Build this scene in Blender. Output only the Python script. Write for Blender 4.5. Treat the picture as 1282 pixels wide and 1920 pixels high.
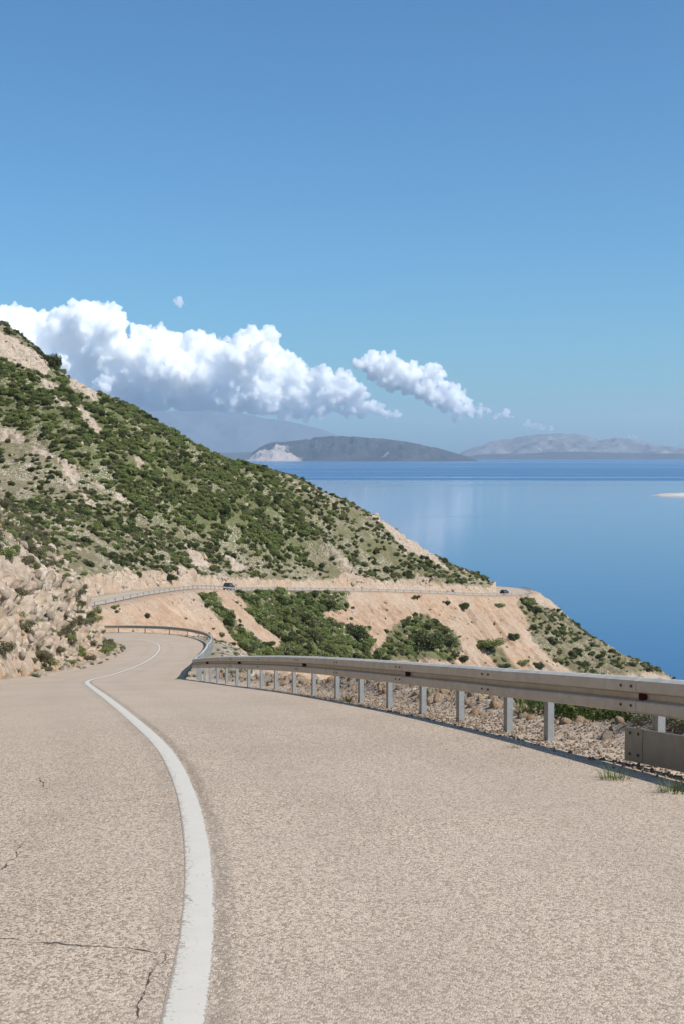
import bpy, bmesh, math, random
import numpy as np
from mathutils import Vector, Matrix, kdtree

scene = bpy.context.scene
for _o in list(bpy.data.objects):
    bpy.data.objects.remove(_o, do_unlink=True)
C = scene.collection
random.seed(7)
RNG = np.random.default_rng(11)

# ------------------------------------------------------------------ camera
EYE = 110.0                       # eye height above the sea (m)
FPX = 2400.0                      # focal length in photo pixels (photo 1282 x 1920)
HORIZON = 850.0                   # photo row of the eye level
PITCH = math.atan((960.0 - HORIZON) / FPX)
cam_d = bpy.data.cameras.new('camera')
cam = bpy.data.objects.new('camera', cam_d)
C.objects.link(cam)
cam.location = (0, 0, EYE)
cam.rotation_euler = (math.pi / 2 - PITCH, 0, 0)
cam_d.sensor_fit = 'VERTICAL'
cam_d.sensor_height = 36.0
cam_d.lens = 36.0 * FPX / 1920.0
cam_d.clip_start = 0.1
cam_d.clip_end = 200000.0
scene.camera = cam

# ------------------------------------------------------------------ light
SUN_AZ, SUN_EL = math.radians(118), math.radians(46)
world = bpy.data.worlds.new('World')
scene.world = world
world.use_nodes = True
wn, wl_ = world.node_tree.nodes, world.node_tree.links
wn.clear()
sky = wn.new('ShaderNodeTexSky')
sky.sky_type = 'NISHITA'
sky.sun_disc = False
sky.sun_elevation = SUN_EL
sky.sun_rotation = SUN_AZ
sky.altitude = 0.0
sky.air_density = 1.0
sky.dust_density = 1.1
sky.ozone_density = 2.0
bg = wn.new('ShaderNodeBackground')
bg.inputs['Strength'].default_value = 0.119
wo = wn.new('ShaderNodeOutputWorld')
tint = wn.new('ShaderNodeMix')
tint.data_type = 'RGBA'
tint.blend_type = 'MULTIPLY'
tint.inputs[0].default_value = 1.0
tint.inputs[7].default_value = (0.40, 0.73, 0.93, 1.0)      # the photo's cooler white balance of the whole sky
wl_.new(sky.outputs[0], tint.inputs[6])
wl_.new(tint.outputs[2], bg.inputs[0])
wl_.new(bg.outputs[0], wo.inputs[0])

sun_d = bpy.data.lights.new('sun', 'SUN')
sun_d.energy = 4.8
sun_d.angle = math.radians(0.53)
sun_d.color = (1.0, 0.95, 0.88)
sun = bpy.data.objects.new('sun', sun_d)
C.objects.link(sun)
SUN_DIR = Vector((math.sin(SUN_AZ) * math.cos(SUN_EL), math.cos(SUN_AZ) * math.cos(SUN_EL), math.sin(SUN_EL)))
sun.rotation_euler = SUN_DIR.to_track_quat('Z', 'Y').to_euler()
sun.location = (60, 20, 200)

scene.view_settings.view_transform = 'Standard'
scene.view_settings.look = 'None'
scene.view_settings.exposure = 0.28
scene.view_settings.gamma = 1.0
scene.view_settings.use_curve_mapping = False
scene.render.engine = 'CYCLES'
scene.cycles.use_denoising = True
scene.cycles.max_bounces = 192
scene.cycles.diffuse_bounces = 4
scene.cycles.glossy_bounces = 4
scene.cycles.transmission_bounces = 4
scene.cycles.volume_bounces = 192
scene.cycles.transparent_max_bounces = 8

# ------------------------------------------------------------------ numpy helpers
CP, SP = math.cos(PITCH), math.sin(PITCH)

def ray(px, py):
    x = (np.asarray(px, float) - 641.0) / FPX
    y = (960.0 - np.asarray(py, float)) / FPX
    return x, y * SP + CP, y * CP - SP          # world direction (X, Y, Z)

def at(px, py, Y):
    """World point (z relative to the eye) seen at a photo pixel, at forward distance Y."""
    dx, dy, dz = ray(px, py)
    s = Y / dy
    return np.array([dx * s, Y, dz * s])

def project(P):
    x, y, z = P[..., 0], P[..., 1], P[..., 2] - EYE
    d = np.maximum(y * CP - z * SP, 1e-3)
    u = y * SP + z * CP
    return 641.0 + FPX * x / d, 960.0 - FPX * u / d

def smooth(a, b, x):
    t = np.clip((x - a) / (b - a), 0, 1)
    return t * t * (3 - 2 * t)

def _hash(ix, iy, iz, k):
    h = (ix.astype(np.int64) * 374761393 + iy.astype(np.int64) * 668265263 + iz.astype(np.int64) * 1274126177 + k * 974711) & 0xFFFFFFFF
    h = ((h ^ (h >> 13)) * 1274126177) & 0xFFFFFFFF
    h = ((h ^ (h >> 16)) * 2246822519) & 0xFFFFFFFF
    return ((h ^ (h >> 15)) & 0xFFFFFF) / float(0xFFFFFF)

def vnoise(P, k=0):
    i = np.floor(P)
    f = P - i
    f = f * f * (3 - 2 * f)
    i = i.astype(np.int64)
    r = 0
    for dx in (0, 1):
        wx = f[:, 0] if dx else 1 - f[:, 0]
        for dy in (0, 1):
            wy = f[:, 1] if dy else 1 - f[:, 1]
            for dz in (0, 1):
                wz = f[:, 2] if dz else 1 - f[:, 2]
                r = r + wx * wy * wz * _hash(i[:, 0] + dx, i[:, 1] + dy, i[:, 2] + dz, k)
    return r * 2 - 1

def fbm(P, octaves=4, k=0, gain=0.5):
    a, r = 1.0, 0
    for o in range(octaves):
        r = r + a * vnoise(P * (2.03 ** o) + o * 17.3, k + o)
        a *= gain
    return r

def worley(P, k=0):
    i = np.floor(P).astype(np.int64)
    f = P - i
    d1 = np.full(len(P), 9.0)
    d2 = np.full(len(P), 9.0)
    cid = np.zeros(len(P))
    for dx in (-1, 0, 1):
        for dy in (-1, 0, 1):
            for dz in (-1, 0, 1):
                a, b, c = i[:, 0] + dx, i[:, 1] + dy, i[:, 2] + dz
                qx = dx + _hash(a, b, c, k) - f[:, 0]
                qy = dy + _hash(a, b, c, k + 1) - f[:, 1]
                qz = dz + _hash(a, b, c, k + 2) - f[:, 2]
                d = np.sqrt(qx * qx + qy * qy + qz * qz)
                near = d < d1
                d2 = np.where(near, d1, np.minimum(d2, d))
                cid = np.where(near, _hash(a, b, c, k + 3), cid)
                d1 = np.where(near, d, d1)
    return d1, d2, cid

def poly_sdf(px, py, poly):
    """Signed distance (negative inside) of pixel points to a polygon."""
    n = len(poly)
    best = np.full(px.shape, 1e9)
    inside = np.zeros(px.shape, bool)
    for a in range(n):
        x0, y0 = poly[a]
        x1, y1 = poly[(a + 1) % n]
        ex, ey = x1 - x0, y1 - y0
        t = np.clip(((px - x0) * ex + (py - y0) * ey) / (ex * ex + ey * ey + 1e-9), 0, 1)
        best = np.minimum(best, np.hypot(px - x0 - t * ex, py - y0 - t * ey))
        cond = (y0 > py) != (y1 > py)
        inside ^= cond & (px < (x1 - x0) * (py - y0) / ((y1 - y0) or 1e-9) + x0)
    return np.where(inside, -best, best)

# ------------------------------------------------------------------ object helpers
def mesh_np(name, V, F, mat=None, smooth_shade=False):
    """V (n,3); F (m,k) index array or a list of faces."""
    me = bpy.data.meshes.new(name)
    V = np.asarray(V, dtype=np.float32)
    if isinstance(F, np.ndarray):
        m, k = F.shape
        me.vertices.add(len(V))
        me.vertices.foreach_set('co', V.ravel())
        me.loops.add(m * k)
        me.loops.foreach_set('vertex_index', F.astype(np.int32).ravel())
        me.polygons.add(m)
        me.polygons.foreach_set('loop_start', np.arange(0, m * k, k, dtype=np.int32))
        me.update(calc_edges=True)
    else:
        me.from_pydata(V.tolist(), [], F)
        me.update()
    if smooth_shade:
        me.polygons.foreach_set('use_smooth', np.ones(len(me.polygons), bool))
    if mat is not None:
        me.materials.append(mat)
    return me

def link(name, me, parent=None, loc=None):
    o = bpy.data.objects.new(name, me)
    C.objects.link(o)
    if parent is not None:
        o.parent = parent
    if loc is not None:
        o.location = loc
    return o

def tag(o, label=None, cat=None, group=None, kind=None):
    if label:
        o['label'] = label
    if cat:
        o['category'] = cat
    if group:
        o['group'] = group
    if kind:
        o['kind'] = kind
    return o

def attr(me, name, vals):
    a = me.attributes.new(name, 'FLOAT', 'POINT')
    a.data.foreach_set('value', np.asarray(vals, dtype=np.float32))

def grid_faces(nr, nc):
    i = np.arange(nr - 1)[:, None] * nc + np.arange(nc - 1)[None, :]
    return np.stack([i, i + 1, i + nc + 1, i + nc], -1).reshape(-1, 4)

# ------------------------------------------------------------------ material helpers
class NT:
    def __init__(self, name):
        self.m = bpy.data.materials.new(name)
        self.m.use_nodes = True
        self.t = self.m.node_tree
        self.t.nodes.clear()
        self.out = self.t.nodes.new('ShaderNodeOutputMaterial')
        self._co = None
    def n(self, typ, inputs=None, **kw):
        nd = self.t.nodes.new(typ)
        for k, v in kw.items():
            setattr(nd, k, v)
        for k, v in (inputs or {}).items():
            self.set(nd.inputs[k], v)
        return nd
    def set(self, sock, v):
        if isinstance(v, bpy.types.NodeSocket):
            self.t.links.new(v, sock)
        else:
            sock.default_value = v
    def co(self):
        if self._co is None:
            self._co = self.n('ShaderNodeTexCoord').outputs['Object']
        return self._co
    def scaled(self, s, rot=(0, 0, 0), vec=None):
        mp = self.n('ShaderNodeMapping', {'Vector': vec or self.co(), 'Scale': s, 'Rotation': rot})
        return mp.outputs[0]
    def noise(self, scale, detail=4.0, rough=0.55, vec=None, dist=0.0):
        return self.n('ShaderNodeTexNoise', {'Vector': vec or self.co(), 'Scale': scale, 'Detail': detail, 'Roughness': rough, 'Distortion': dist}).outputs[0]
    def voro(self, scale, out='Distance', feature='F1', vec=None, rnd=1.0):
        v = self.n('ShaderNodeTexVoronoi', feature=feature)
        self.set(v.inputs['Vector'], vec or self.co())
        v.inputs['Scale'].default_value = scale
        v.inputs['Randomness'].default_value = rnd
        return v.outputs[out]
    def math(self, op, a, b=0.0, clamp=False):
        nd = self.n('ShaderNodeMath', operation=op, use_clamp=clamp)
        self.set(nd.inputs[0], a)
        self.set(nd.inputs[1], b)
        return nd.outputs[0]
    def ramp(self, fac, a, b, lo=0.0, hi=1.0):
        nd = self.n('ShaderNodeMapRange', {'Value': fac, 'From Min': a, 'From Max': b, 'To Min': lo, 'To Max': hi}, interpolation_type='SMOOTHSTEP')
        return nd.outputs[0]
    def mix(self, fac, a, b, blend='MIX'):
        nd = self.n('ShaderNodeMix', data_type='RGBA', blend_type=blend)
        self.set(nd.inputs[0], fac)
        self.set(nd.inputs[6], a if isinstance(a, bpy.types.NodeSocket) else (*a, 1.0))
        self.set(nd.inputs[7], b if isinstance(b, bpy.types.NodeSocket) else (*b, 1.0))
        return nd.outputs[2]
    def attr(self, name):
        return self.n('ShaderNodeAttribute', attribute_name=name).outputs['Fac']
    def bump(self, h, strength, dist, normal=None):
        b = self.n('ShaderNodeBump', {'Height': h, 'Strength': strength, 'Distance': dist})
        if normal is not None:
            self.set(b.inputs['Normal'], normal)
        return b.outputs[0]
    def principled(self, **kw):
        p = self.n('ShaderNodeBsdfPrincipled')
        for k, v in kw.items():
            k = k.replace('_', ' ')
            if isinstance(v, tuple) and len(v) == 3 and k in ('Base Color', 'Emission Color'):
                v = (*v, 1.0)
            self.set(p.inputs[k], v)
        self.t.links.new(p.outputs[0], self.out.inputs[0])
        return p

def simple_mat(name, col, rough=0.6, metal=0.0, var=0.12, scale=8.0, spec=0.5):
    k = NT(name)
    nz = k.noise(scale, 5.0, 0.6)
    c = k.mix(k.ramp(nz, 0.3, 0.7), tuple(v * (1 - var) for v in col), tuple(min(1, v * (1 + var)) for v in col))
    k.principled(Base_Color=c, Roughness=rough, Metallic=metal, Specular_IOR_Level=spec)
    return k.m

# ------------------------------------------------------------------ materials of the setting
def make_asphalt():
    k = NT('asphalt_pale')
    lat, far = k.attr('lat'), k.attr('far')
    gv = k.scaled((1.0, 0.5, 1.0))
    agg = k.voro(125.0, 'Color', vec=gv)
    aggv = k.n('ShaderNodeSeparateColor', {'Color': agg}).outputs[0]
    d = k.voro(125.0, 'Distance', vec=gv)
    big = k.noise(0.35, 4.0, 0.6)
    mid = k.noise(2.6, 5.0, 0.65)
    fine = k.noise(42.0, 3.0, 0.7, vec=gv)
    c = k.mix(k.ramp(aggv, 0.05, 0.95), (0.20, 0.148, 0.105), (0.575, 0.462, 0.356))
    flat = k.mix(0.0, (0.41, 0.322, 0.245), (0.41, 0.322, 0.245))
    c = k.mix(far, c, flat)
    c = k.mix(k.math('MULTIPLY', k.ramp(fine, 0.50, 0.70), k.math('SUBTRACT', 1.0, far)), c, (0.47, 0.385, 0.30))
    c = k.mix(k.ramp(big, 0.42, 0.68, 0.0, 0.22), c, (0.27, 0.215, 0.168), 'MIX')
    c = k.mix(k.ramp(mid, 0.50, 0.75, 0.0, 0.22), c, (0.28, 0.225, 0.175))
    # tyre tracks, slightly darker and smoother, and a few oily patches between them
    al = k.math('ABSOLUTE', k.math('SUBTRACT', k.math('ABSOLUTE', k.math('ADD', lat, k.math('MULTIPLY', k.math('SUBTRACT', big, 0.5), 0.6))), 1.6))
    trk = k.math('MULTIPLY', k.ramp(k.math('ABSOLUTE', k.math('SUBTRACT', al, 0.75)), 0.34, 0.08), k.ramp(mid, 0.35, 0.6, 0.3, 1.0))
    c = k.mix(k.math('MULTIPLY', trk, 0.16), c, (0.26, 0.205, 0.155))
    oil = k.noise(0.55, 4.0, 0.6, vec=k.scaled((1.0, 0.45, 1.0), rot=(0, 0, 0.25)), dist=0.5)
    c = k.mix(k.ramp(oil, 0.66, 0.78, 0.0, 0.42), c, (0.205, 0.160, 0.122))
    # coarse stripped strips on either side of the painted line
    wob = k.math('MULTIPLY', k.math('SUBTRACT', k.noise(1.7, 3.0), 0.5), 0.05)
    l2 = k.math('ADD', lat, wob)
    right = k.math('MULTIPLY', k.ramp(l2, 0.065, 0.10), k.ramp(l2, 0.19, 0.12))
    left = k.math('MULTIPLY', k.ramp(l2, -0.21, -0.12), k.ramp(l2, -0.05, -0.085))
    st = k.math('MULTIPLY', k.math('ADD', right, k.math('MULTIPLY', left, 0.4)), k.ramp(fine, 0.40, 0.56, 0.0, 0.62))
    c = k.mix(st, c, (0.15, 0.12, 0.092))
    # wide wheel-track stains, stretched along the road
    sv = k.scaled((0.9, 0.22, 0.5))
    stn = k.noise(1.0, 4.0, 0.6, vec=sv, dist=0.4)
    c = k.mix(k.ramp(stn, 0.60, 0.74, 0.0, 0.24), c, (0.24, 0.195, 0.155))
    stn2 = k.noise(0.22, 3.0, 0.55, vec=k.scaled((1.0, 1.0, 1.0), rot=(0, 0, 0.7)))
    c = k.mix(k.ramp(stn2, 0.38, 0.58, 0.22, 0.0), c, (0.46, 0.38, 0.30))
    h = k.math('ADD', k.math('MULTIPLY', d, -0.9), k.math('MULTIPLY', fine, 0.8))
    bs = k.math('SUBTRACT', 0.55, k.math('MULTIPLY', far, 0.5))
    nb = k.n('ShaderNodeBump', {'Height': h, 'Strength': bs, 'Distance': 0.006}).outputs[0]
    k.principled(Base_Color=c, Roughness=0.9, Normal=nb, Specular_IOR_Level=0.18)
    return k.m

def make_paint():
    k = NT('road_paint')
    lat = k.attr('lat')
    fine = k.noise(55.0, 3.0, 0.7)
    mid = k.noise(5.0, 4.0, 0.6)
    wear = k.math('ADD', k.math('MULTIPLY', k.ramp(lat, 0.015, -0.075), 0.22), k.math('MULTIPLY', k.ramp(mid, 0.45, 0.75), 0.10))
    edge = k.math('MULTIPLY', k.ramp(k.math('ABSOLUTE', lat), 0.054, 0.072), 0.30)
    crz = k.ramp(k.voro(7.0, 'Distance', 'DISTANCE_TO_EDGE', vec=k.scaled((1, 0.6, 1))), 0.03, 0.0, 0.0, 0.14)
    t = k.math('ADD', k.math('ADD', fine, crz), k.math('ADD', wear, edge))
    c = k.mix(k.ramp(t, 0.70, 0.84), k.mix(mid, (0.49, 0.45, 0.385), (0.58, 0.54, 0.47)), (0.30, 0.25, 0.20))
    nb = k.bump(fine, 0.25, 0.004)
    k.principled(Base_Color=c, Roughness=0.7, Normal=nb, Specular_IOR_Level=0.3)
    return k.m

def make_ground():
    k = NT('limestone_hillside')
    green, orange, gravel, near = k.attr('green'), k.attr('orange'), k.attr('gravel'), k.attr('near')
    n1 = k.noise(0.09, 5.0, 0.6)
    n2 = k.noise(0.6, 5.0, 0.65)
    n3 = k.noise(3.2, 5.0, 0.65)
    v1 = k.voro(1.1, 'Distance')
    v1c = k.n('ShaderNodeSeparateColor', {'Color': k.voro(1.1, 'Color')}).outputs[0]
    v2c = k.n('ShaderNodeSeparateColor', {'Color': k.voro(5.0, 'Color')}).outputs[0]
    rock = k.mix(k.ramp(n3, 0.3, 0.7), (0.21, 0.158, 0.115), (0.42, 0.335, 0.262))
    rock = k.mix(k.ramp(v1c, 0.1, 0.9, 0.0, 0.5), rock, (0.46, 0.385, 0.31))
    rock = k.mix(k.ramp(n2, 0.48, 0.70, 0.0, 0.75), rock, (0.235, 0.185, 0.13))
    scree = k.mix(k.ramp(n2, 0.35, 0.65), (0.30, 0.188, 0.118), (0.385, 0.268, 0.186))
    scree = k.mix(k.ramp(n3, 0.50, 0.70, 0.0, 0.6), scree, (0.42, 0.30, 0.21))
    # washed streaks down the loose slopes
    sv = k.n('ShaderNodeCombineXYZ', {0: k.math('MULTIPLY', k.attr('rs'), 0.55), 1: k.math('MULTIPLY', k.attr('rl'), 0.07)}).outputs[0]
    strk = k.noise(1.0, 5.0, 0.65, vec=sv, dist=0.3)
    scree = k.mix(k.ramp(strk, 0.50, 0.66, 0.0, 0.6), scree, (0.31, 0.232, 0.168))
    scree = k.mix(k.ramp(strk, 0.46, 0.34, 0.0, 0.6), scree, (0.45, 0.325, 0.232))
    grass = k.mix(k.ramp(n2, 0.3, 0.7), (0.092, 0.092, 0.042), (0.170, 0.142, 0.085))
    grass = k.mix(k.ramp(n3, 0.55, 0.75, 0.0, 0.7), grass, (0.225, 0.190, 0.120))
    grass = k.mix(k.ramp(green, 0.55, 0.8, 0.0, 0.7), grass, k.mix(k.ramp(n3, 0.35, 0.65), (0.045, 0.058, 0.020), (0.165, 0.165, 0.072)))
    c = k.mix(orange, rock, scree)
    gm = k.math('ADD', green, k.math('MULTIPLY', k.math('SUBTRACT', n2, 0.5), 0.9))
    gm = k.math('ADD', gm, k.math('MULTIPLY', k.math('SUBTRACT', n3, 0.5), 0.55))
    c = k.mix(k.ramp(gm, 0.22, 0.55), c, grass)
    # pale stones poking out of the scrub
    stones = k.math('MULTIPLY', k.ramp(v2c, 0.72, 0.86), k.ramp(n1, 0.40, 0.60))
    c = k.mix(k.math('MULTIPLY', stones, k.math('SUBTRACT', 0.8, k.math('MULTIPLY', orange, 0.6))), c, (0.52, 0.45, 0.375))
    # gravel of the verge
    g1 = k.n('ShaderNodeSeparateColor', {'Color': k.voro(38.0, 'Color')}).outputs[0]
    g2 = k.noise(1.3, 4.0, 0.6)
    gr = k.mix(g1, (0.27, 0.21, 0.16), (0.52, 0.42, 0.33))
    gr = k.mix(k.ramp(g2, 0.5, 0.75, 0.0, 0.5), gr, (0.42, 0.30, 0.205))
    c = k.mix(gravel, c, gr)
    hfar = k.math('ADD', k.math('MULTIPLY', n3, 0.5), k.math('MULTIPLY', v1, -0.35))
    hfar = k.math('ADD', hfar, k.math('MULTIPLY', k.math('MULTIPLY', strk, orange), 1.2))
    hnear = k.math('ADD', k.math('MULTIPLY', k.noise(16.0, 4.0, 0.7), 0.10), k.math('MULTIPLY', k.math('MULTIPLY', k.voro(38.0), -0.05), gravel))
    h = k.math('ADD', hfar, k.math('MULTIPLY', hnear, near))
    nb = k.bump(h, 0.7, 0.22)
    k.principled(Base_Color=c, Roughness=0.95, Normal=nb, Specular_IOR_Level=0.1)
    return k.m

def make_rock(name, lo, hi, dirt):
    k = NT(name)
    rnd = k.n('ShaderNodeObjectInfo').outputs['Random']
    n = k.noise(2.2, 6.0, 0.65)
    n2 = k.noise(9.0, 5.0, 0.7)
    c = k.mix(k.ramp(n, 0.3, 0.7), lo, hi)
    c = k.mix(k.ramp(n2, 0.52, 0.72, 0.0, 0.55), c, dirt)
    c = k.mix(k.math('MULTIPLY', rnd, 0.45), c, tuple(0.5 * (a + b) for a, b in zip(lo, dirt)))
    nb = k.bump(k.math('ADD', n2, n), 0.8, 0.12)
    k.principled(Base_Color=c, Roughness=0.93, Normal=nb, Specular_IOR_Level=0.12)
    return k.m

def make_leaf(name, lo, hi, trans=0.35):
    k = NT(name)
    rnd = k.n('ShaderNodeObjectInfo').outputs['Random']
    lv = k.attr('leaf')
    c = k.mix(lv, lo, hi)
    c = k.mix(k.math('MULTIPLY', rnd, 0.45), c, tuple(v * f for v, f in zip(lo, (1.25, 0.95, 0.9))))
    d = k.n('ShaderNodeBsdfPrincipled', {'Base Color': c, 'Roughness': 0.6, 'Specular IOR Level': 0.25})
    t = k.n('ShaderNodeBsdfTranslucent', {'Color': c})
    m = k.n('ShaderNodeMixShader', {0: trans, 1: d.outputs[0], 2: t.outputs[0]})
    k.t.links.new(m.outputs[0], k.out.inputs[0])
    return k.m

def make_galv(name, lo, hi, metal=0.35):
    k = NT(name)
    n = k.noise(6.0, 5.0, 0.6)
    v = k.n('ShaderNodeSeparateColor', {'Color': k.voro(60.0, 'Color')}).outputs[0]
    st = k.noise(3.0, 4.0, 0.6, vec=k.scaled((1, 1, 6)))
    c = k.mix(k.ramp(n, 0.3, 0.7), lo, hi)
    c = k.mix(k.math('MULTIPLY', v, 0.22), c, tuple(x * 0.7 for x in lo))
    c = k.mix(k.ramp(st, 0.58, 0.78, 0.0, 0.4), c, (0.26, 0.20, 0.145))
    k.principled(Base_Color=c, Roughness=k.ramp(n, 0.2, 0.8, 0.58, 0.78), Metallic=metal, Normal=k.bump(n, 0.08, 0.01))
    return k.m

M = {}
M['asphalt'] = make_asphalt()
M['paint'] = make_paint()
M['ground'] = make_ground()
M['rock'] = make_rock('limestone_rock', (0.34, 0.265, 0.20), (0.52, 0.435, 0.355), (0.20, 0.155, 0.11))
M['rock_warm'] = make_rock('ochre_limestone_rock', (0.50, 0.32, 0.19), (0.64, 0.50, 0.37), (0.36, 0.225, 0.135))
M['leaf_dark'] = make_leaf('evergreen_leaves', (0.052, 0.070, 0.026), (0.15, 0.175, 0.066), 0.45)
M['leaf_mid'] = make_leaf('scrub_leaves', (0.145, 0.185, 0.060), (0.34, 0.385, 0.145), 0.5)
M['leaf_dry'] = make_leaf('dry_scrub_leaves', (0.11, 0.105, 0.055), (0.26, 0.235, 0.14), 0.4)
M['leaf_near'] = make_leaf('fresh_leaves', (0.055, 0.085, 0.022), (0.19, 0.23, 0.075), 0.35)
M['leaf_grey'] = make_leaf('grey_green_leaves', (0.12, 0.13, 0.075), (0.33, 0.33, 0.22), 0.3)
M['galv'] = make_galv('galvanised_steel', (0.42, 0.395, 0.35), (0.53, 0.505, 0.455), 0.15)
M['galv_post'] = make_galv('galvanised_post_steel', (0.24, 0.25, 0.25), (0.33, 0.345, 0.35), 0.2)
M['skirt'] = make_galv('dull_galvanised_plate', (0.26, 0.25, 0.215), (0.33, 0.32, 0.275), 0.2)
M['bolt'] = simple_mat('bolt_steel', (0.06, 0.05, 0.045), 0.5, 0.5)
M['reflector'] = simple_mat('red_reflector', (0.07, 0.012, 0.012), 0.25)

# ------------------------------------------------------------------ the road's course
DY = np.array([-14, 0, 4, 8, 13.2, 20, 30, 42, 60, 85, 100, 118, 125, 135.0])
DZ = np.array([-0.2, 1.33, 1.79, 2.27, 2.95, 3.93, 5.52, 7.45, 10.25, 13.45, 15.2, 17.1, 17.75, 18.6])

def hermite(x, xs, ys):
    """Monotone-ish cubic through the samples."""
    m = np.gradient(ys, xs)
    i = np.clip(np.searchsorted(xs, x) - 1, 0, len(xs) - 2)
    h = xs[i + 1] - xs[i]
    t = np.clip((x - xs[i]) / h, 0, 1)
    return ((2 * t**3 - 3 * t**2 + 1) * ys[i] + (t**3 - 2 * t**2 + t) * h * m[i] + (-2 * t**3 + 3 * t**2) * ys[i + 1] + (t**3 - t**2) * h * m[i + 1])

_yy = np.linspace(2.5, 134, 4000)
_tt = hermite(_yy, DY, DZ) / _yy

def road_hit(px, py):
    """Where the ray of a photo pixel meets the road's falling surface."""
    dx, dy, dz = ray(px, py)
    t = -dz / dy
    Y = float(np.interp(-t, -_tt, _yy))
    return np.array([dx / dy * Y, Y, -float(hermite(np.array([Y]), DY, DZ)[0])])

LINE_PX = [(350, 1920), (367, 1800), (374, 1700), (373, 1600), (354, 1500), (336, 1450), (305, 1400), (251, 1350), (202, 1310), (175, 1290), (163, 1279),
           (172, 1274), (200, 1268), (235, 1257), (265, 1245), (290, 1230), (300, 1215), (296, 1207), (280, 1201), (258, 1198)]
ctrl = [(-0.9, -14.0, 0.2), (-0.45, -4.0, -0.9), (-0.42, 0.0, -1.33)] + [tuple(road_hit(*p)) for p in LINE_PX]
_ly = [c[1] for c in ctrl]
FAR = [(-22.5, 119.3, -17.3), (-31, 122, -17.9), (-42, 127, -18.7), (-50, 137, -19.6), (-51.5, 150, -20.4), (-48, 163, -21.2), (-43.5, 175, -21.9),
       (-39.2, 190, -22.5), (-37.2, 204, -23.2), (-35.4, 225, -24.6), (-32, 260, -27.5), (-27, 293, -31.4), (-18.5, 322, -34.4), (-5, 345, -36.9),
       (10, 365, -39.3), (27, 384, -41.9), (41, 397, -44.0), (49.5, 408, -45.2), (54.5, 420, -45.9), (56.5, 433, -46.5), (52, 447, -47.1), (40, 460, -48), (20, 478, -49.5), (-10, 505, -52)]
ctrl = ctrl + FAR
ctrl = np.array(ctrl)
# X of the near, almost straight part is smoothed as a function of Y (the photo's pixel reading is coarse)
def resample(P, step):
    # Catmull-Rom, then equal steps
    out = []
    Q = np.vstack([2 * P[0] - P[1], P, 2 * P[-1] - P[-2]])
    for i in range(1, len(Q) - 2):
        p0, p1, p2, p3 = Q[i - 1], Q[i], Q[i + 1], Q[i + 2]
        d = [max(np.linalg.norm(b - a), 1e-3) ** 0.5 for a, b in ((p0, p1), (p1, p2), (p2, p3))]
        t0, t1, t2, t3 = 0, d[0], d[0] + d[1], d[0] + d[1] + d[2]
        n = max(4, int(np.linalg.norm(p2 - p1) / 0.2))
        for t in np.linspace(t1, t2, n, endpoint=False):
            a1 = (t1 - t) / (t1 - t0) * p0 + (t - t0) / (t1 - t0) * p1
            a2 = (t2 - t) / (t2 - t1) * p1 + (t - t1) / (t2 - t1) * p2
            a3 = (t3 - t) / (t3 - t2) * p2 + (t - t2) / (t3 - t2) * p3
            b1 = (t2 - t) / (t2 - t0) * a1 + (t - t0) / (t2 - t0) * a2
            b2 = (t3 - t) / (t3 - t1) * a2 + (t - t1) / (t3 - t1) * a3
            out.append((t2 - t) / (t2 - t1) * b1 + (t - t1) / (t2 - t1) * b2)
    out = np.array(out + [P[-1]])
    L = np.concatenate([[0], np.cumsum(np.linalg.norm(np.diff(out[:, :2], axis=0), axis=1))])
    s = np.arange(0, L[-1], step)
    return np.stack([np.interp(s, L, out[:, i]) for i in range(3)], 1), s

REF, REF_S = resample(ctrl, 0.5)
def smooth_line(P, w):
    ker = np.hanning(w + 2)[1:-1]
    ker /= ker.sum()
    pad = w // 2
    Q = np.vstack([np.repeat(P[:1], pad, 0) + (np.arange(-pad, 0)[:, None]) * (P[1] - P[0]), P, np.repeat(P[-1:], pad, 0) + (np.arange(1, pad + 1)[:, None]) * (P[-1] - P[-2])])
    return np.stack([np.convolve(Q[:, i], ker, 'valid') for i in range(3)], 1)
REF_A = smooth_line(REF, 7)
REF_B = smooth_line(REF, 25)
_w = smooth(30, 60, REF[:, 1])[:, None]
REF = REF_A * (1 - _w) + REF_B * _w
TAN = np.gradient(REF, axis=0)
TAN[:, 2] = 0
TAN /= np.linalg.norm(TAN, axis=1)[:, None]
RIGHT = np.stack([TAN[:, 1], -TAN[:, 0], np.zeros(len(TAN))], 1)
def s_at_y(y):
    return float(REF_S[np.argmin(np.abs(REF[:260, 1] - y))])
S_HAIR = float(REF_S[np.argmin(np.hypot(REF[:, 0] + 20, REF[:, 1] - 118))])
S_U = float(REF_S[np.argmin(np.hypot(REF[:, 0] + 51, REF[:, 1] - 150))])
S_EM = float(REF_S[np.argmin(np.hypot(REF[:, 0] + 39, REF[:, 1] - 190))])
S_CAR = float(REF_S[np.argmin(np.hypot(REF[:, 0] + 27, REF[:, 1] - 293))])
S_HEAD = float(REF_S[np.argmin(np.hypot(REF[:, 0] - 54.5, REF[:, 1] - 420))])
S_END = float(REF_S[-1])
WR = np.interp(REF_S, [0, s_at_y(5), s_at_y(9.5), s_at_y(13), s_at_y(43), s_at_y(85), S_HAIR, S_U, S_EM, S_HEAD - 15, S_HEAD, S_END], [3.9, 3.75, 3.42, 3.2, 2.95, 3.0, 4.4, 3.4, 3.2, 3.2, 7.0, 5.5])
WL = np.interp(REF_S, [0, s_at_y(30), s_at_y(60), s_at_y(95), S_HAIR, S_U, S_EM, S_END], [3.2, 2.9, 2.5, 2.5, 3.2, 3.2, 3.2, 3.2])
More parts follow.
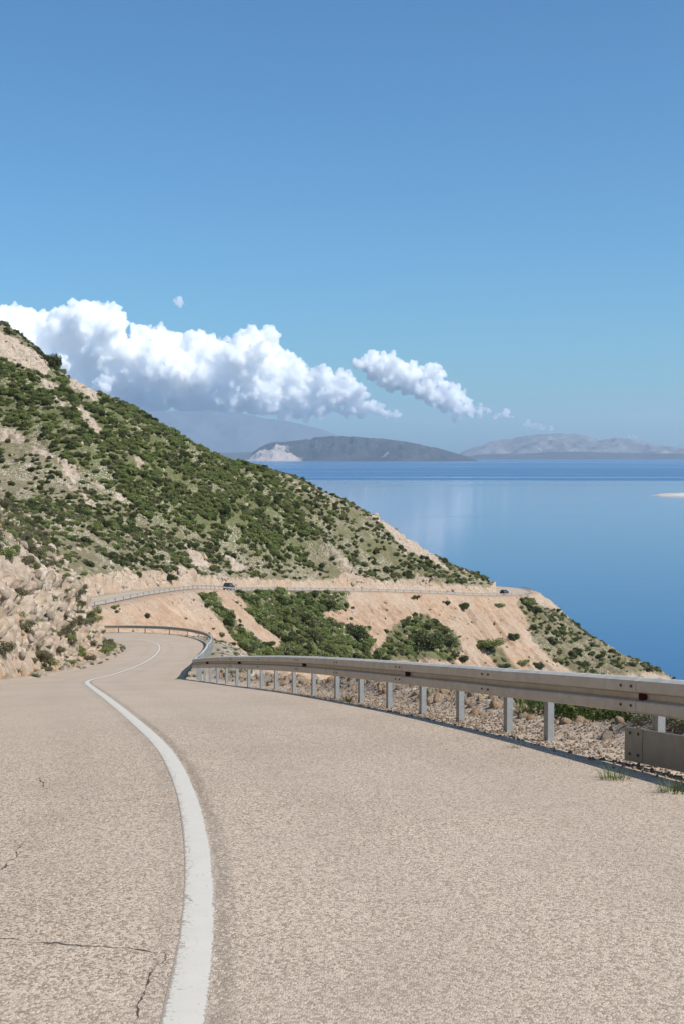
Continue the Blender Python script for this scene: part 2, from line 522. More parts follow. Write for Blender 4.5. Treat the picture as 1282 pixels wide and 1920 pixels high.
RAILO = np.interp(REF_S, [0, s_at_y(5), s_at_y(9.5), s_at_y(13), s_at_y(20), s_at_y(30), s_at_y(43), s_at_y(85), S_HAIR, S_U, S_EM, S_HEAD - 15, S_HEAD, S_END],
                  [4.4, 4.25, 3.90, 3.70, 3.62, 3.45, 3.33, 3.45, 4.9, 3.9, 3.7, 3.7, 7.5, 6.0])

kd = kdtree.KDTree(len(REF))
for i, p in enumerate(REF):
    kd.insert((p[0], p[1], 0), i)
kd.balance()

def road_coords(X, Y):
    """Nearest road station: s, signed lateral (right +), road z, half widths."""
    idx = np.fromiter((kd.find((x, y, 0))[1] for x, y in zip(X.tolist(), Y.tolist())), dtype=np.int64, count=len(X))
    dx, dy = X - REF[idx, 0], Y - REF[idx, 1]
    al = dx * TAN[idx, 0] + dy * TAN[idx, 1]
    lat = dx * RIGHT[idx, 0] + dy * RIGHT[idx, 1]
    f = np.clip(idx + al / 0.5, 0, len(REF) - 1.001)
    i0 = f.astype(int)
    t = f - i0
    lerp = lambda A: A[i0] * (1 - t) + A[i0 + 1] * t
    d = np.hypot(dx, dy)
    lat = np.where(np.abs(al) > 3, np.sign(lat) * d, lat)
    return lerp(REF_S), lat, lerp(REF[:, 2]), lerp(WR), lerp(WL)

# ------------------------------------------------------------------ natural terrain: a thin plate through known points
cp = []
def add_cp(x, y, z):
    cp.append((x, y, z))
for s in np.arange(6, S_END - 4, 11.0):
    i = int(s / 0.5)
    p, r = REF[i], RIGHT[i]
    near = s < S_HAIR + 12
    hd = abs(s - S_HEAD) < 30 or s > S_HEAD
    add_cp(*p)
    up12, up26 = (10.5, 23.0) if near else ((7.0, None) if not hd else (6.0, None))
    q = p - r * 12
    add_cp(q[0], q[1], p[2] + up12)
    if up26:
        q = p - r * 26
        add_cp(q[0], q[1], p[2] + up26)
    dn = 15.0 if not hd else 12.0
    q = p + r * 22
    add_cp(q[0], q[1], p[2] - dn)
RIDGE = [(-160, 490, 395), (-60, 560, 392), (0, 603, 390), (60, 648, 388), (120, 698, 385), (230, 752, 380), (330, 806, 378), (390, 838, 380), (470, 868, 385), (600, 925, 396), (740, 995, 408), (830, 1052, 414), (893, 1092, 419)]
for (a, b, Y) in RIDGE:
    p = at(a, b, Y)
    add_cp(*p)
    dx, dy, dz = ray(a, b)
    drop = 8 if a < 700 else 12
    add_cp(p[0] * 1.08, Y + 30, p[2] - drop)
    add_cp(p[0] * 1.2, Y + 85, p[2] - drop - 30)
for (a, b, Y) in [(60, 800, 335), (60, 950, 285), (170, 850, 325), (170, 980, 265), (300, 900, 335), (300, 1020, 285), (450, 960, 345), (620, 1010, 368), (760, 1050, 392), (-100, 800, 330), (-250, 900, 280)]:
    add_cp(*at(a, b, Y))
for (a, b, Y) in [(1000, 1135, 421), (1060, 1172, 418), (1130, 1207, 414), (1200, 1240, 408), (1255, 1264, 402)]:
    p = at(a, b, Y)
    add_cp(*p)
    add_cp(p[0] + 14, Y + 30, p[2] - 18)
for p in [(0, 212, -54), (40, 262, -76), (82, 310, -93), (130, 345, -112), (165, 410, -114), (150, 480, -114), (110, 520, -112), (60, 560, -114), (95, 170, -112), (100, 60, -78), (95, 0, -70), (140, 20, -105),
          (160, 110, -114), (190, 250, -116), (40, -20, -22), (-60, -10, 52), (-90, 60, 62), (-95, 120, 40), (-110, 200, 34), (-130, 290, 40), (-160, 380, 66), (-40, 560, -40), (-150, 600, -10), (60, 640, -115), (-200, 760, -60)]:
    add_cp(*p)
cp = np.array(cp)
def tps_fit(P, z, lam):
    n = len(P)
    d2 = ((P[:, None] - P[None]) ** 2).sum(-1)
    K = 0.5 * d2 * np.log(d2 + 1e-12)
    A = np.zeros((n + 3, n + 3))
    A[:n, :n] = K + lam * np.eye(n)
    A[:n, n] = 1
    A[:n, n + 1:] = P
    A[n, :n] = 1
    A[n + 1:, :n] = P.T
    return np.linalg.solve(A, np.concatenate([z, np.zeros(3)]))
CPX = cp[:, :2] / 100.0
TPW = tps_fit(CPX, cp[:, 2], 0.002)
def tps(X, Y):
    out = np.empty(len(X))
    n = len(CPX)
    for a in range(0, len(X), 60000):
        Q = np.stack([X[a:a + 60000], Y[a:a + 60000]], 1).astype(np.float32) / 100.0
        d2 = (Q * Q).sum(1)[:, None] + (CPX * CPX).sum(1)[None].astype(np.float32) - 2 * Q @ CPX.T.astype(np.float32)
        d2 = np.maximum(d2, 1e-9)
        out[a:a + 60000] = (0.5 * d2 * np.log(d2)) @ TPW[:n] + TPW[n] + Q @ TPW[n + 1:]
    return out

FINE = np.radians(np.linspace(-16.6, 16.6, 400))
side = np.radians(16.6 + np.cumsum(np.geomspace(0.12, 9.0, 45)))
AZ = np.concatenate([-side[::-1], FINE, side])
RR = np.concatenate([np.arange(1.6, 30, 0.26), np.arange(30, 45, 0.19), np.arange(45, 112, 0.19), np.arange(112, 130, 0.4), np.arange(130, 285, 0.55), np.arange(285, 435, 0.38), np.arange(435, 620, 2.0), np.arange(620, 1000, 12.0)])
NR, NC = len(RR), len(AZ)
GR, GA = np.meshgrid(RR, AZ, indexing='ij')
TX, TY = (GR * np.sin(GA)).ravel(), (GR * np.cos(GA)).ravel()
nat = tps(TX, TY)
P2 = np.stack([TX, TY, np.zeros_like(TX)], 1)
big = fbm(P2 / 38.0, 3, 5)
med = fbm(P2 / 9.0, 3, 9)
rs, lat, rz, wr, wlf = road_coords(TX, TY)
dr = lat - wr                      # beyond the right edge
dl = -lat - wlf                    # beyond the left edge
edge = np.maximum(dr, dl)
nat = nat + (big * 2.2 + med * 0.6) * smooth(4, 30, edge)
verge = 1.25
toe = 0.8 + 1.1 * smooth(45, 80, TY) * smooth(128, 118, TY)
cutl = np.maximum(dl - toe, 0)
jit = fbm(P2 / 3.0, 2, 21)
zmaxL = rz + 0.02 + (2.3 + 0.7 * jit) * np.minimum(cutl, 2.1) + 1.25 * np.maximum(cutl - 2.1, 0)
zminL = rz - 0.03 + 0.25 * np.maximum(dl - 0.8, 0)
zL = np.maximum(np.minimum(nat, zmaxL), np.where(dl < 14, zminL, -1e9))
down = np.maximum(dr - verge, 0)
zminR = rz - 0.06 - 0.05 * smooth(0.1, 0.5, dr) - 0.22 * np.minimum(down, 1.3) - 0.85 * np.maximum(down - 1.3, 0)
zmaxR = rz - 0.02 - 0.05 * smooth(0.1, 0.5, dr) - 0.15 * np.minimum(down, 1.3) - 0.45 * np.maximum(down - 1.3, 0)
zR = np.maximum(np.minimum(nat, np.where(dr < 26, zmaxR, 1e9)), np.where(dr < 34, zminR, -1e9))
TZ = np.where(lat > 0, zR, zL)
inside = (dr < 0.0) & (dl < 0.0)
TZ = np.where(inside, rz - 0.07, TZ)
TZ = np.where((edge >= 0) & (edge < 0.4), np.minimum(TZ, rz - 0.06 + 0.05 * smooth(0.0, 0.4, edge)), TZ)
# low berm of tipped stones along the outer verge
berm = np.exp(-((dr - 1.55) / 0.40) ** 2) * (0.24 + 0.14 * jit) * (TY < 60) * (lat > 0)
TZ = TZ + berm
gq = np.stack([rs * 0.32, np.abs(lat) * 0.035, rs * 0], 1)
gul = np.abs(fbm(gq, 3, 44)) - 0.35
TZ = TZ - gul * 2.4 * smooth(1.8, 9.0, np.where(lat > 0, dr, 0)) * (lat > 0) * (rs > S_U)
TV = np.stack([TX, TY, TZ + EYE], 1)
G = TV.reshape(NR, NC, 3)
gu = np.gradient(G, axis=0)
gv = np.gradient(G, axis=1)
TN = np.cross(gv, gu).reshape(-1, 3)
CELL = np.linalg.norm(TN, axis=1)
TN /= np.maximum(CELL, 1e-9)[:, None]
TN *= np.sign(TN[:, 2])[:, None]
steep = 1 - TN[:, 2]
PX, PY = project(TV)
farm = smooth(128, 150, TY + 0.3 * np.abs(TX)) * (rs > S_U - 12)
# ---- colour and cover zones, read from the photo and laid on the ground
jx = PX + 16 * fbm(TV / 12.0, 3, 31)
jy = PY + 12 * fbm(TV / 12.0, 3, 37)
above = lat < 0
green = np.where(above, 0.50, 0.10)
def zone(poly, v, soft=14.0, only=None):
    global green
    w = smooth(soft, -soft, poly_sdf(jx, jy, poly)) * farm
    if only is not None:
        w = w * only
    green = green * (1 - w) + v * w
zone([(-300, 460), (0, 620), (60, 670), (150, 715), (330, 800), (420, 838), (520, 890), (570, 930), (600, 1000), (580, 1050), (480, 1062), (400, 1015), (290, 985), (180, 900), (90, 830), (0, 790), (-300, 740)], 0.80, 18, above)
zone([(500, 880), (740, 985), (880, 1085), (700, 1078), (580, 1060), (590, 990)], 0.60, 18, above)
zone([(120, 900), (300, 985), (400, 1015), (480, 1060), (360, 1070), (240, 1020), (140, 960)], 0.58, 20, above)
orange = np.where(above, 0.0, 1.0) * farm
orange = np.maximum(orange, np.exp(-np.maximum(dl, 0) / 2.6) * above * (0.75 + 0.5 * jit) * (edge > 0))
below = ~above
for poly, v in [([(436, 1110), (640, 1106), (640, 1140), (600, 1150), (690, 1180), (700, 1245), (450, 1245), (545, 1192), (480, 1172), (470, 1140)], 0.85),
                ([(365, 1110), (420, 1116), (440, 1160), (530, 1235), (480, 1240), (425, 1182), (392, 1140)], 0.72),
                ([(735, 1168), (795, 1150), (850, 1190), (845, 1245), (690, 1250), (720, 1205)], 0.72),
                ([(985, 1112), (1015, 1132), (1260, 1262), (1100, 1268), (1000, 1205), (972, 1140)], 0.52),
                ([(890, 1195), (950, 1215), (985, 1260), (930, 1262), (905, 1225)], 0.55)]:
    zone(poly, v, 7, below)
orange = orange * np.where(below, 0.92 + 0.4 * fbm(TV / 9.0, 3, 47), 1.0)
orange = orange * (1 - 0.45 * smooth(970, 1010, PX) * farm)
pale = np.zeros(len(TX))
for poly in [[(56, 836), (98, 852), (96, 860), (60, 848)], [(108, 856), (152, 880), (142, 908), (125, 890)], [(166, 896), (198, 912), (190, 918)], [(115, 900), (147, 918), (140, 924)],
             [(150, 924), (187, 947), (180, 954), (158, 938)], [(216, 924), (236, 936), (228, 942)], [(345, 1020), (378, 1038), (396, 1064), (360, 1062)], [(418, 1036), (468, 1068), (440, 1072)],
             [(-20, 612), (30, 636), (98, 684), (86, 704), (40, 690), (-20, 655)], [(68, 702), (112, 722), (96, 738)], [(124, 700), (188, 742), (176, 752), (128, 722)], [(92, 736), (132, 758), (120, 766)], [(150, 756), (196, 806), (180, 812), (146, 776)],
             [(0, 800), (40, 812), (50, 830), (0, 824)], [(250, 850), (275, 872), (262, 880)], [(690, 960), (800, 1030), (840, 1070), (760, 1030)]]:
    pale = np.maximum(pale, smooth(4, -4, poly_sdf(PX + 5 * jit, PY + 5 * jit, poly)) * farm * above)
green = green * (1 - 0.9 * pale)
cutm = smooth(0.24, 0.42, steep) * smooth(11, 5, dl) * above
green = green * (1 - 0.65 * cutm)
green = np.where(farm < 0.5, np.where(above, 0.26 + 0.28 * smooth(4, 10, dl), 0.34), green)
gravel = smooth(1.6, 1.1, dr) * smooth(70, 50, TY) * (lat > 0)
gravel = np.maximum(gravel, smooth(0.75, 0.3, np.maximum(dl, 0)) * above * 0.7)
near = smooth(60, 30, TY)
# ---- rocky relief, along the normals
offroad = smooth(0.5, 2.0, np.where(lat > 0, dr - 1.4, dl - 0.3))
w1, w2, wc = worley(TV / np.where(farm > 0.5, 2.6, 0.95)[:, None], 3)
amp = (0.10 + np.where(farm > 0.5, 0.6, 0.34) * cutm + 0.34 * pale + 0.13 * (1 - farm) * above) * offroad
blk = (wc - 0.5) * 1.5 + smooth(0.02, 0.25, w2 - w1) * 0.9 - 0.6
u1, u2, uc = worley(TV * np.array([1.0, 1.0, 0.7]) / np.where(farm > 0.5, 1.1, 0.36)[:, None], 13)
blk = blk + 0.60 * ((uc - 0.5) * 1.3 + smooth(0.0, 0.18, u2 - u1) * 1.1 - 0.7)
fn = fbm(TV / 0.9, 3, 51) * 0.14
TV = TV + TN * ((blk * amp * np.where(farm > 0.5, 1.5, 1.0)) + fn * offroad * np.where(farm > 0.5, 1.6, 1.0))[:, None]
TV[:, 2] = np.maximum(TV[:, 2], -3.0)
hill_me = mesh_np('hillside', TV, grid_faces(NR, NC)[:, ::-1].copy(), M['ground'], True)
for nm, v in (('green', green), ('orange', np.clip(orange, 0, 1)), ('gravel', gravel), ('near', near)):
    attr(hill_me, nm, v)
attr(hill_me, 'rs', rs)
attr(hill_me, 'rl', lat)
hillside = tag(link('hillside', hill_me), kind='structure')
GZ = TV.reshape(NR, NC, 3)

TAN_EL = (TV[:, 2] - EYE).reshape(NR, NC) / GR
def ground_hit(px, py):
    """First terrain vertex met by the ray of a photo pixel; index into TV."""
    dx, dy, dz = ray(px, py)
    az, te = math.atan2(dx, dy), dz / math.hypot(dx, dy)
    c = int(np.argmin(np.abs(AZ - az)))
    r = np.nonzero(TAN_EL[20:, c] >= te)[0]
    return (int(r[0]) + 20) * NC + c if len(r) else None
VIS = (TAN_EL >= np.maximum.accumulate(np.maximum(TAN_EL, -9), axis=0) - 0.004).ravel()

# ------------------------------------------------------------------ the road itself
def ribbon(name, l0, l1, ncol, dz, mat, s0=0.0, s1=S_END, step=0.5, ragged=0.0, fine_to=60.0):
    ss = np.concatenate([np.arange(s0, min(fine_to, s1), 0.25), np.arange(max(fine_to, s0), s1, step)])
    Pc = np.stack([np.interp(ss, REF_S, REF[:, i]) for i in range(3)], 1)
    Rc = np.stack([np.interp(ss, REF_S, RIGHT[:, i]) for i in range(3)], 1)
    Rc /= np.linalg.norm(Rc, axis=1)[:, None]
    a = np.interp(ss, REF_S, l0) if isinstance(l0, np.ndarray) else np.full(len(ss), l0)
    b = np.interp(ss, REF_S, l1) if isinstance(l1, np.ndarray) else np.full(len(ss), l1)
    if ragged:
        q = np.stack([ss, ss * 0, ss * 0], 1)
        a = a + ragged * fbm(q / 0.8, 4, 3)
        b = b + ragged * fbm(q / 0.8, 4, 13)
    T = np.linspace(0, 1, ncol)
    latv = a[:, None] * (1 - T) + b[:, None] * T
    V = Pc[:, None] + Rc[:, None] * latv[..., None]
    V[..., 2] += EYE + dz - 0.012 * np.abs(latv)
    V = V.reshape(-1, 3)
    me = mesh_np(name, V, grid_faces(len(ss), ncol), mat, True)
    attr(me, 'lat', latv.ravel())
    attr(me, 'far', np.repeat(smooth(9, 34, Pc[:, 1]), ncol))
    return me
road = tag(link('road', ribbon('road', -WL, WR, 26, 0.0, M['asphalt'], ragged=0.06)), kind='structure')
link('lane_marking', ribbon('lane_marking', -0.068, 0.068, 7, 0.0012, M['paint'], s0=2.0, s1=S_END - 2, ragged=0.006, fine_to=150.0), road)

# ------------------------------------------------------------------ sea
def make_sea():
    k = NT('sea_water')
    pos = k.n('ShaderNodeSeparateXYZ', {'Vector': k.co()})
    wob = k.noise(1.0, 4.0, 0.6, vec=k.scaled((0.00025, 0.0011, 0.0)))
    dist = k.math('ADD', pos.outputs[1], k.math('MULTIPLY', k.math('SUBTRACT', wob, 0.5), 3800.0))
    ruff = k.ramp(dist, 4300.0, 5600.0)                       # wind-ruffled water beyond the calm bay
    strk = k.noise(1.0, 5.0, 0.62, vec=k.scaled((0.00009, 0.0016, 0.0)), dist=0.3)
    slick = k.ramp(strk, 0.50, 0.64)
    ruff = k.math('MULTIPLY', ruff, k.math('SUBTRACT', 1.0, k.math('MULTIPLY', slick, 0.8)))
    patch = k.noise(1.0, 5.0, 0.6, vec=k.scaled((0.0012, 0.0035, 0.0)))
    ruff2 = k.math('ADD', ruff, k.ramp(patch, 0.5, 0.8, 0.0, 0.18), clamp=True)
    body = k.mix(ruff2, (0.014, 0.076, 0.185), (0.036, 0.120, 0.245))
    rip = k.noise(1.0, 6.0, 0.6, vec=k.scaled((0.10, 0.25, 0.1)))
    rip2 = k.noise(1.0, 4.0, 0.6, vec=k.scaled((0.012, 0.03, 0.01)))
    nb = k.bump(k.math('ADD', rip, k.math('MULTIPLY', rip2, 3.0)), k.ramp(ruff2, 0.0, 1.0, 0.04, 0.5), 0.6)
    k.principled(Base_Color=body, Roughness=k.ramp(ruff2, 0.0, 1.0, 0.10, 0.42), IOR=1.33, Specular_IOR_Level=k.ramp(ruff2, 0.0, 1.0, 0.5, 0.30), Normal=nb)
    return k.m
SEA = 36000.0
sea_me = mesh_np('sea', [(-SEA, -SEA, 0), (SEA, -SEA, 0), (SEA, SEA, 0), (-SEA, SEA, 0)], [(0, 1, 2, 3)], make_sea())
tag(link('sea', sea_me), kind='structure')

# ------------------------------------------------------------------ far land
def make_land(name, lo, hi, rockc, rock_at):
    k = NT(name)
    sc = k.attr('bare')
    n = k.noise(0.0024, 6.0, 0.62)
    n2 = k.noise(0.012, 5.0, 0.65)
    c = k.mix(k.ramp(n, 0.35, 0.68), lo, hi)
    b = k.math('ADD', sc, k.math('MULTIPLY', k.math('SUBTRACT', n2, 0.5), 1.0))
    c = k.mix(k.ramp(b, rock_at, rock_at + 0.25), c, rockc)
    k.principled(Base_Color=c, Roughness=0.95, Normal=k.bump(n2, 0.7, 25.0), Specular_IOR_Level=0.1)
    return k.m

def land(name, outline, base_py, D, depth, mat, bare=None, relief=0.10, nx=220, ny=44, k0=0, fold=500.0):
    """A long hill with the photo's skyline: outline = (px, py) of the crest, seen at distance D."""
    px = np.linspace(outline[0][0], outline[-1][0], nx)
    py = np.interp(px, [o[0] for o in outline], [o[1] for o in outline])
    m = D / FPX
    hgt = np.maximum(EYE + (HORIZON - py) * m, 4.0)
    x = (px - 641.0) * m
    v = np.linspace(-1, 1, ny)
    prof = np.clip(1 - np.abs(v) ** 1.55, 0, 1)
    X = np.repeat(x[None], ny, 0)
    Y = D + v[:, None] * depth * (0.45 + 0.55 * (hgt / hgt.max()))[None]
    Pn = np.stack([X.ravel(), Y.ravel(), np.zeros(X.size)], 1)
    r = 1 - np.abs(fbm(Pn / fold, 4, k0)) * 1.4
    Z = hgt[None] * prof[:, None]
    Z = Z * (1 + relief * (r.reshape(Z.shape) - 0.7) * (1 - 0.75 * prof[:, None] ** 3) * 2)
    Z[0] = -2.0
    Z[-1] = -2.0
    Z = np.maximum(Z, -2.0)
    V = np.stack([X, Y, Z], -1).reshape(-1, 3)
    me = mesh_np(name, V, grid_faces(ny, nx), mat, True)
    pxg = np.repeat(px[None], ny, 0)
    attr(me, 'bare', bare(pxg, Z, prof[:, None] + 0 * Z).ravel() if bare else np.zeros(X.size))
    return tag(link(name, me), kind='structure')

D1 = 19000.0
land('island', [(468, 862), (476, 848), (490, 838), (500, 834), (510, 830), (520, 828), (532, 829), (560, 826), (585, 822), (610, 819), (640, 818), (670, 820), (710, 823), (760, 829), (800, 836), (835, 845), (862, 853), (886, 861)], 861, D1, 1500,
     make_land('island_scrub', (0.022, 0.024, 0.018), (0.055, 0.055, 0.042), (0.40, 0.335, 0.285), 0.6),
     lambda p, z, f: 1.0 * smooth(585, 520, p) * smooth(0.98, 0.7, f) + 0.9 * smooth(640, 520, p) * smooth(0.42, 0.25, f) + 0.9 * smooth(20, 6, np.hypot((p - 712) * 0.9, (f - 0.33) * 160)) , relief=0.30, k0=3, fold=260.0, nx=420, ny=80)
D2 = 26500.0
land('far_island', [(845, 862), (866, 848), (890, 838), (905, 836), (920, 829), (950, 824), (985, 818), (1020, 815), (1050, 814), (1080, 816), (1120, 817), (1160, 822), (1200, 829), (1240, 837), (1282, 841), (1340, 843), (1420, 848), (1500, 862)], 859, D2, 2600,
     make_land('bare_karst', (0.10, 0.10, 0.095), (0.19, 0.18, 0.17), (0.40, 0.365, 0.33), 0.8), lambda p, z, f: 0.85 * smooth(0.8, 0.5, f) * (0.6 + 0.4 * np.sin(p * 0.11)), relief=0.34, k0=11, fold=650.0)
land('low_shore', [(300, 862), (340, 852), (420, 849), (480, 847), (560, 852), (640, 856), (700, 857), (860, 857), (900, 852), (950, 851), (990, 850), (1040, 847), (1090, 847), (1150, 849), (1220, 850), (1290, 850), (1400, 852), (1500, 860)], 859, 23500.0, 700,
     make_land('shore_scrub', (0.040, 0.044, 0.032), (0.065, 0.066, 0.048), (0.30, 0.27, 0.23), 1.2), None, relief=0.05, k0=23, fold=900.0)
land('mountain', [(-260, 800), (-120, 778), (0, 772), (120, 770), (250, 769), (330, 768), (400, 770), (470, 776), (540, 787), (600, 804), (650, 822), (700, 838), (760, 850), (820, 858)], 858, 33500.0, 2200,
     make_land('mountain_hazed_scrub', (0.08, 0.098, 0.105), (0.11, 0.125, 0.13), (0.3, 0.28, 0.25), 1.2), None, relief=0.12, k0=31, fold=1500.0)  # scrub colour paled and blued: some haze is put into it
# a bare rocky tongue in the bay with a small jetty
def spit():
    D = EYE * FPX / 79.0
    px = np.linspace(1216, 1420, 90)
    m = D / FPX
    h = np.interp(px, [1216, 1226, 1232, 1245, 1282, 1340, 1400, 1420], [0.5, 1.5, 3.2, 4.5, 6, 9, 7, -1])
    ny = 20
    v = np.linspace(-1, 1, ny)
    X = np.repeat(((px - 641) * m)[None], ny, 0)
    Y = D + v[:, None] * np.interp(px, [1216, 1240, 1420], [18, 60, 90])[None] * 1.0
    Pn = np.stack([X.ravel(), Y.ravel(), X.ravel() * 0], 1)
    Z = h[None] * (1 - v[:, None] ** 2) * (1 + 0.35 * fbm(Pn / 30, 3, 4).reshape(X.shape)) - 0.6
    me = mesh_np('rocky_tongue', np.stack([X, Y, np.maximum(Z, -2)], -1).reshape(-1, 3), grid_faces(ny, 90), make_land('tongue_rock', (0.36, 0.31, 0.26), (0.55, 0.48, 0.41), (0.10, 0.11, 0.06), 0.9), True)
    attr(me, 'bare', np.clip(Z / 16, 0, 1).ravel())
    tag(link('rocky_tongue', me), kind='structure')
spit()

# ------------------------------------------------------------------ clouds
def make_cloud(name, dens):
    k = NT(name)
    v = k.n('ShaderNodeVolumeScatter', {'Color': (1.0, 1.0, 1.0, 1), 'Density': dens, 'Anisotropy': 0.1})
    k.t.links.new(v.outputs[0], k.out.inputs[1])
    return k.m
M['cloud'] = make_cloud('cloud_vapour', 0.0105)
M['wisp'] = make_cloud('cloud_wisp_vapour', 0.004)
def ico(sub):
    bm = bmesh.new()
    bmesh.ops.create_icosphere(bm, subdivisions=sub, radius=1.0)
    V = np.array([v.co[:] for v in bm.verts])
    F = np.array([[v.index for v in f.verts] for f in bm.faces])
    bm.free()
    return V, F
ICO1, ICO2, ICO3 = ico(1), ico(2), ico(3)

def cloud(name, puffs, D, label, voxel, seed, kids=18, grow=1.2, mat='cloud'):
    rng = np.random.default_rng(seed)
    m = D / FPX
    S = []
    for (px, py, r) in puffs:
        c0 = np.array([(px - 641) * m, D + rng.uniform(-0.5, 0.5) * r * m, EYE + (HORIZON - py) * m])
        r = r * grow
        S.append((c0, r * m * 0.86))
        for j in range(kids):
            d = rng.normal(size=3)
            d /= np.linalg.norm(d)
            if d[2] < -0.3:
                d[2] *= -0.6
            rr = r * m * rng.uniform(0.20, 0.40)
            c1 = c0 + d * r * m * rng.uniform(0.70, 0.98) * np.array([1.05, 1, 0.95])
            S.append((c1, rr))
            for q in range(4):
                e = rng.normal(size=3)
                e /= np.linalg.norm(e)
                e = e + d * 0.8
                e /= np.linalg.norm(e)
                S.append((c1 + e * rr * 0.8, rr * rng.uniform(0.30, 0.5)))
    V0, F0 = ICO2
    cs = np.array([s[0] for s in S])
    rs_ = np.array([s[1] for s in S])
    V = (V0[None] * rs_[:, None, None] + cs[:, None]).reshape(-1, 3)
    F = (F0[None] + (np.arange(len(S)) * len(V0))[:, None, None]).reshape(-1, 3)
    ctr = np.array([cs[:, 0].mean(), D, 0.0])
    me = mesh_np(name, V - ctr, F, M[mat])
    o = link(name, me, loc=ctr)
    md = o.modifiers.new('r', 'REMESH')
    md.mode = 'VOXEL'
    md.voxel_size = voxel
    dg = bpy.context.evaluated_depsgraph_get()
    me2 = bpy.data.meshes.new_from_object(o.evaluated_get(dg))
    o.modifiers.clear()
    n = len(me2.vertices)
    co = np.empty(n * 3, np.float32)
    me2.vertices.foreach_get('co', co)
    no = np.empty(n * 3, np.float32)
    me2.vertices.foreach_get('normal', no)
    co, no = co.reshape(-1, 3).astype(float), no.reshape(-1, 3)
    d1, d2, _ = worley(co / 330.0, seed)
    e1, e2, _ = worley(co / 150.0, seed + 9)
    co = co + no * ((0.45 - d1) * 330.0 + (0.45 - e1) * 170.0 + fbm(co / 500.0, 3, seed) * 100.0)[:, None]
    me2.vertices.foreach_set('co', co.astype(np.float32).ravel())
    me2.polygons.foreach_set('use_smooth', np.ones(len(me2.polygons), bool))
    me2.name = name
    if not me2.materials:
        me2.materials.append(M[mat])
    o.data = me2
    bpy.data.meshes.remove(me)
    tag(o, label, 'cloud', 'cumulus clouds over the far shore')
    return o
CD = 43000.0
cloud('cloud', [(-120, 640, 60), (-60, 650, 60), (0, 640, 58), (50, 625, 48), (110, 650, 58), (165, 612, 46), (192, 628, 46), (140, 690, 66), (60, 690, 60), (205, 672, 45), (282, 660, 38), (318, 668, 40), (240, 700, 40), (372, 652, 30), (402, 668, 32), (340, 705, 50), (300, 730, 46),
                (370, 728, 46), (430, 712, 36), (480, 650, 33), (470, 688, 44), (512, 690, 32), (550, 712, 32), (604, 706, 20), (640, 716, 20), (620, 742, 28), (560, 748, 32), (500, 742, 40), (440, 744, 36), (664, 742, 22), (704, 766, 15), (742, 783, 9), (680, 770, 14),
                (230, 736, 44), (300, 752, 22), (720, 776, 10), (180, 740, 50), (120, 740, 50), (400, 756, 24), (470, 764, 20), (540, 770, 18), (600, 768, 18), (650, 772, 14), (350, 752, 30), (258, 690, 36), (440, 690, 30)], CD, 'long bank of white towering cumulus rising behind the hillside', 42.0, 5)
cloud('cloud', [(682, 684, 13), (702, 690, 22), (730, 688, 25), (752, 702, 22), (724, 714, 20), (782, 712, 22), (806, 706, 21), (800, 732, 24), (764, 728, 18), (834, 730, 18), (848, 748, 21), (826, 756, 18), (872, 762, 17), (898, 772, 12), (880, 778, 10), (922, 779, 8), (942, 782, 6), (958, 784, 4), (860, 772, 14)], CD + 1500,
      'smaller white cumulus trailing down towards the bare far island', 34.0, 8, kids=20, grow=1.18)
cloud('cloud', [(330, 571, 4), (340, 570, 5), (349, 572, 3.5)], CD, 'tiny cloud puff alone in blue sky above the cumulus bank', 22.0, 12, kids=6, mat='wisp')
cloud('cloud', [(985, 797, 6), (1000, 799, 7), (1015, 800, 6), (1030, 802, 4)], CD + 1500, 'faint low cloud scrap above the summit of the bare far island', 25.0, 15, kids=6, mat='wisp')
cloud('cloud', [(1178, 817, 5), (1190, 818, 5)], CD + 1500, 'tiny low cloud scrap over the falling ridge of the bare far island', 22.0, 16, kids=6, mat='wisp')

# ------------------------------------------------------------------ haze: the air itself
def haze():
    k = NT('haze_air')
    v = k.n('ShaderNodeVolumePrincipled')
    v.inputs['Color'].default_value = (0.72, 0.84, 0.98, 1)
    v.inputs['Density'].default_value = 2.6e-5
    v.inputs['Anisotropy'].default_value = 0.2
    k.t.links.new(v.outputs[0], k.out.inputs[1])
    h, lo, hi = 37500.0, -4.0, 1260.0
    V = [(x, y, z) for z in (lo, hi) for y in (-h, h) for x in (-h, h)]
    F = [(0, 2, 3, 1), (4, 5, 7, 6), (0, 1, 5, 4), (2, 6, 7, 3), (0, 4, 6, 2), (1, 3, 7, 5)]
    tag(link('haze', mesh_np('haze', V, F, k.m)), 'pale blue sea haze filling the air over the bay', 'haze', kind='stuff')
haze()

# ------------------------------------------------------------------ guard rails
def path_at(s, off_arr=RAILO, extra=0.0):
    p = np.array([np.interp(s, REF_S, REF[:, i]) for i in range(3)])
    r = np.array([np.interp(s, REF_S, RIGHT[:, i]) for i in range(3)])
    r /= np.linalg.norm(r)
    off = float(np.interp(s, REF_S, off_arr)) + extra
    q = p + r * off
    q[2] = p[2] + EYE - 0.075 + float(np.interp(s, [20, 22.9, 24.8, 26.8, 29.1, 33, 39.8, 45.4, 58, 75, 90], [0.0, -0.01, -0.045, -0.08, -0.095, -0.09, -0.055, -0.05, -0.08, -0.05, 0.0]))
    return q, r
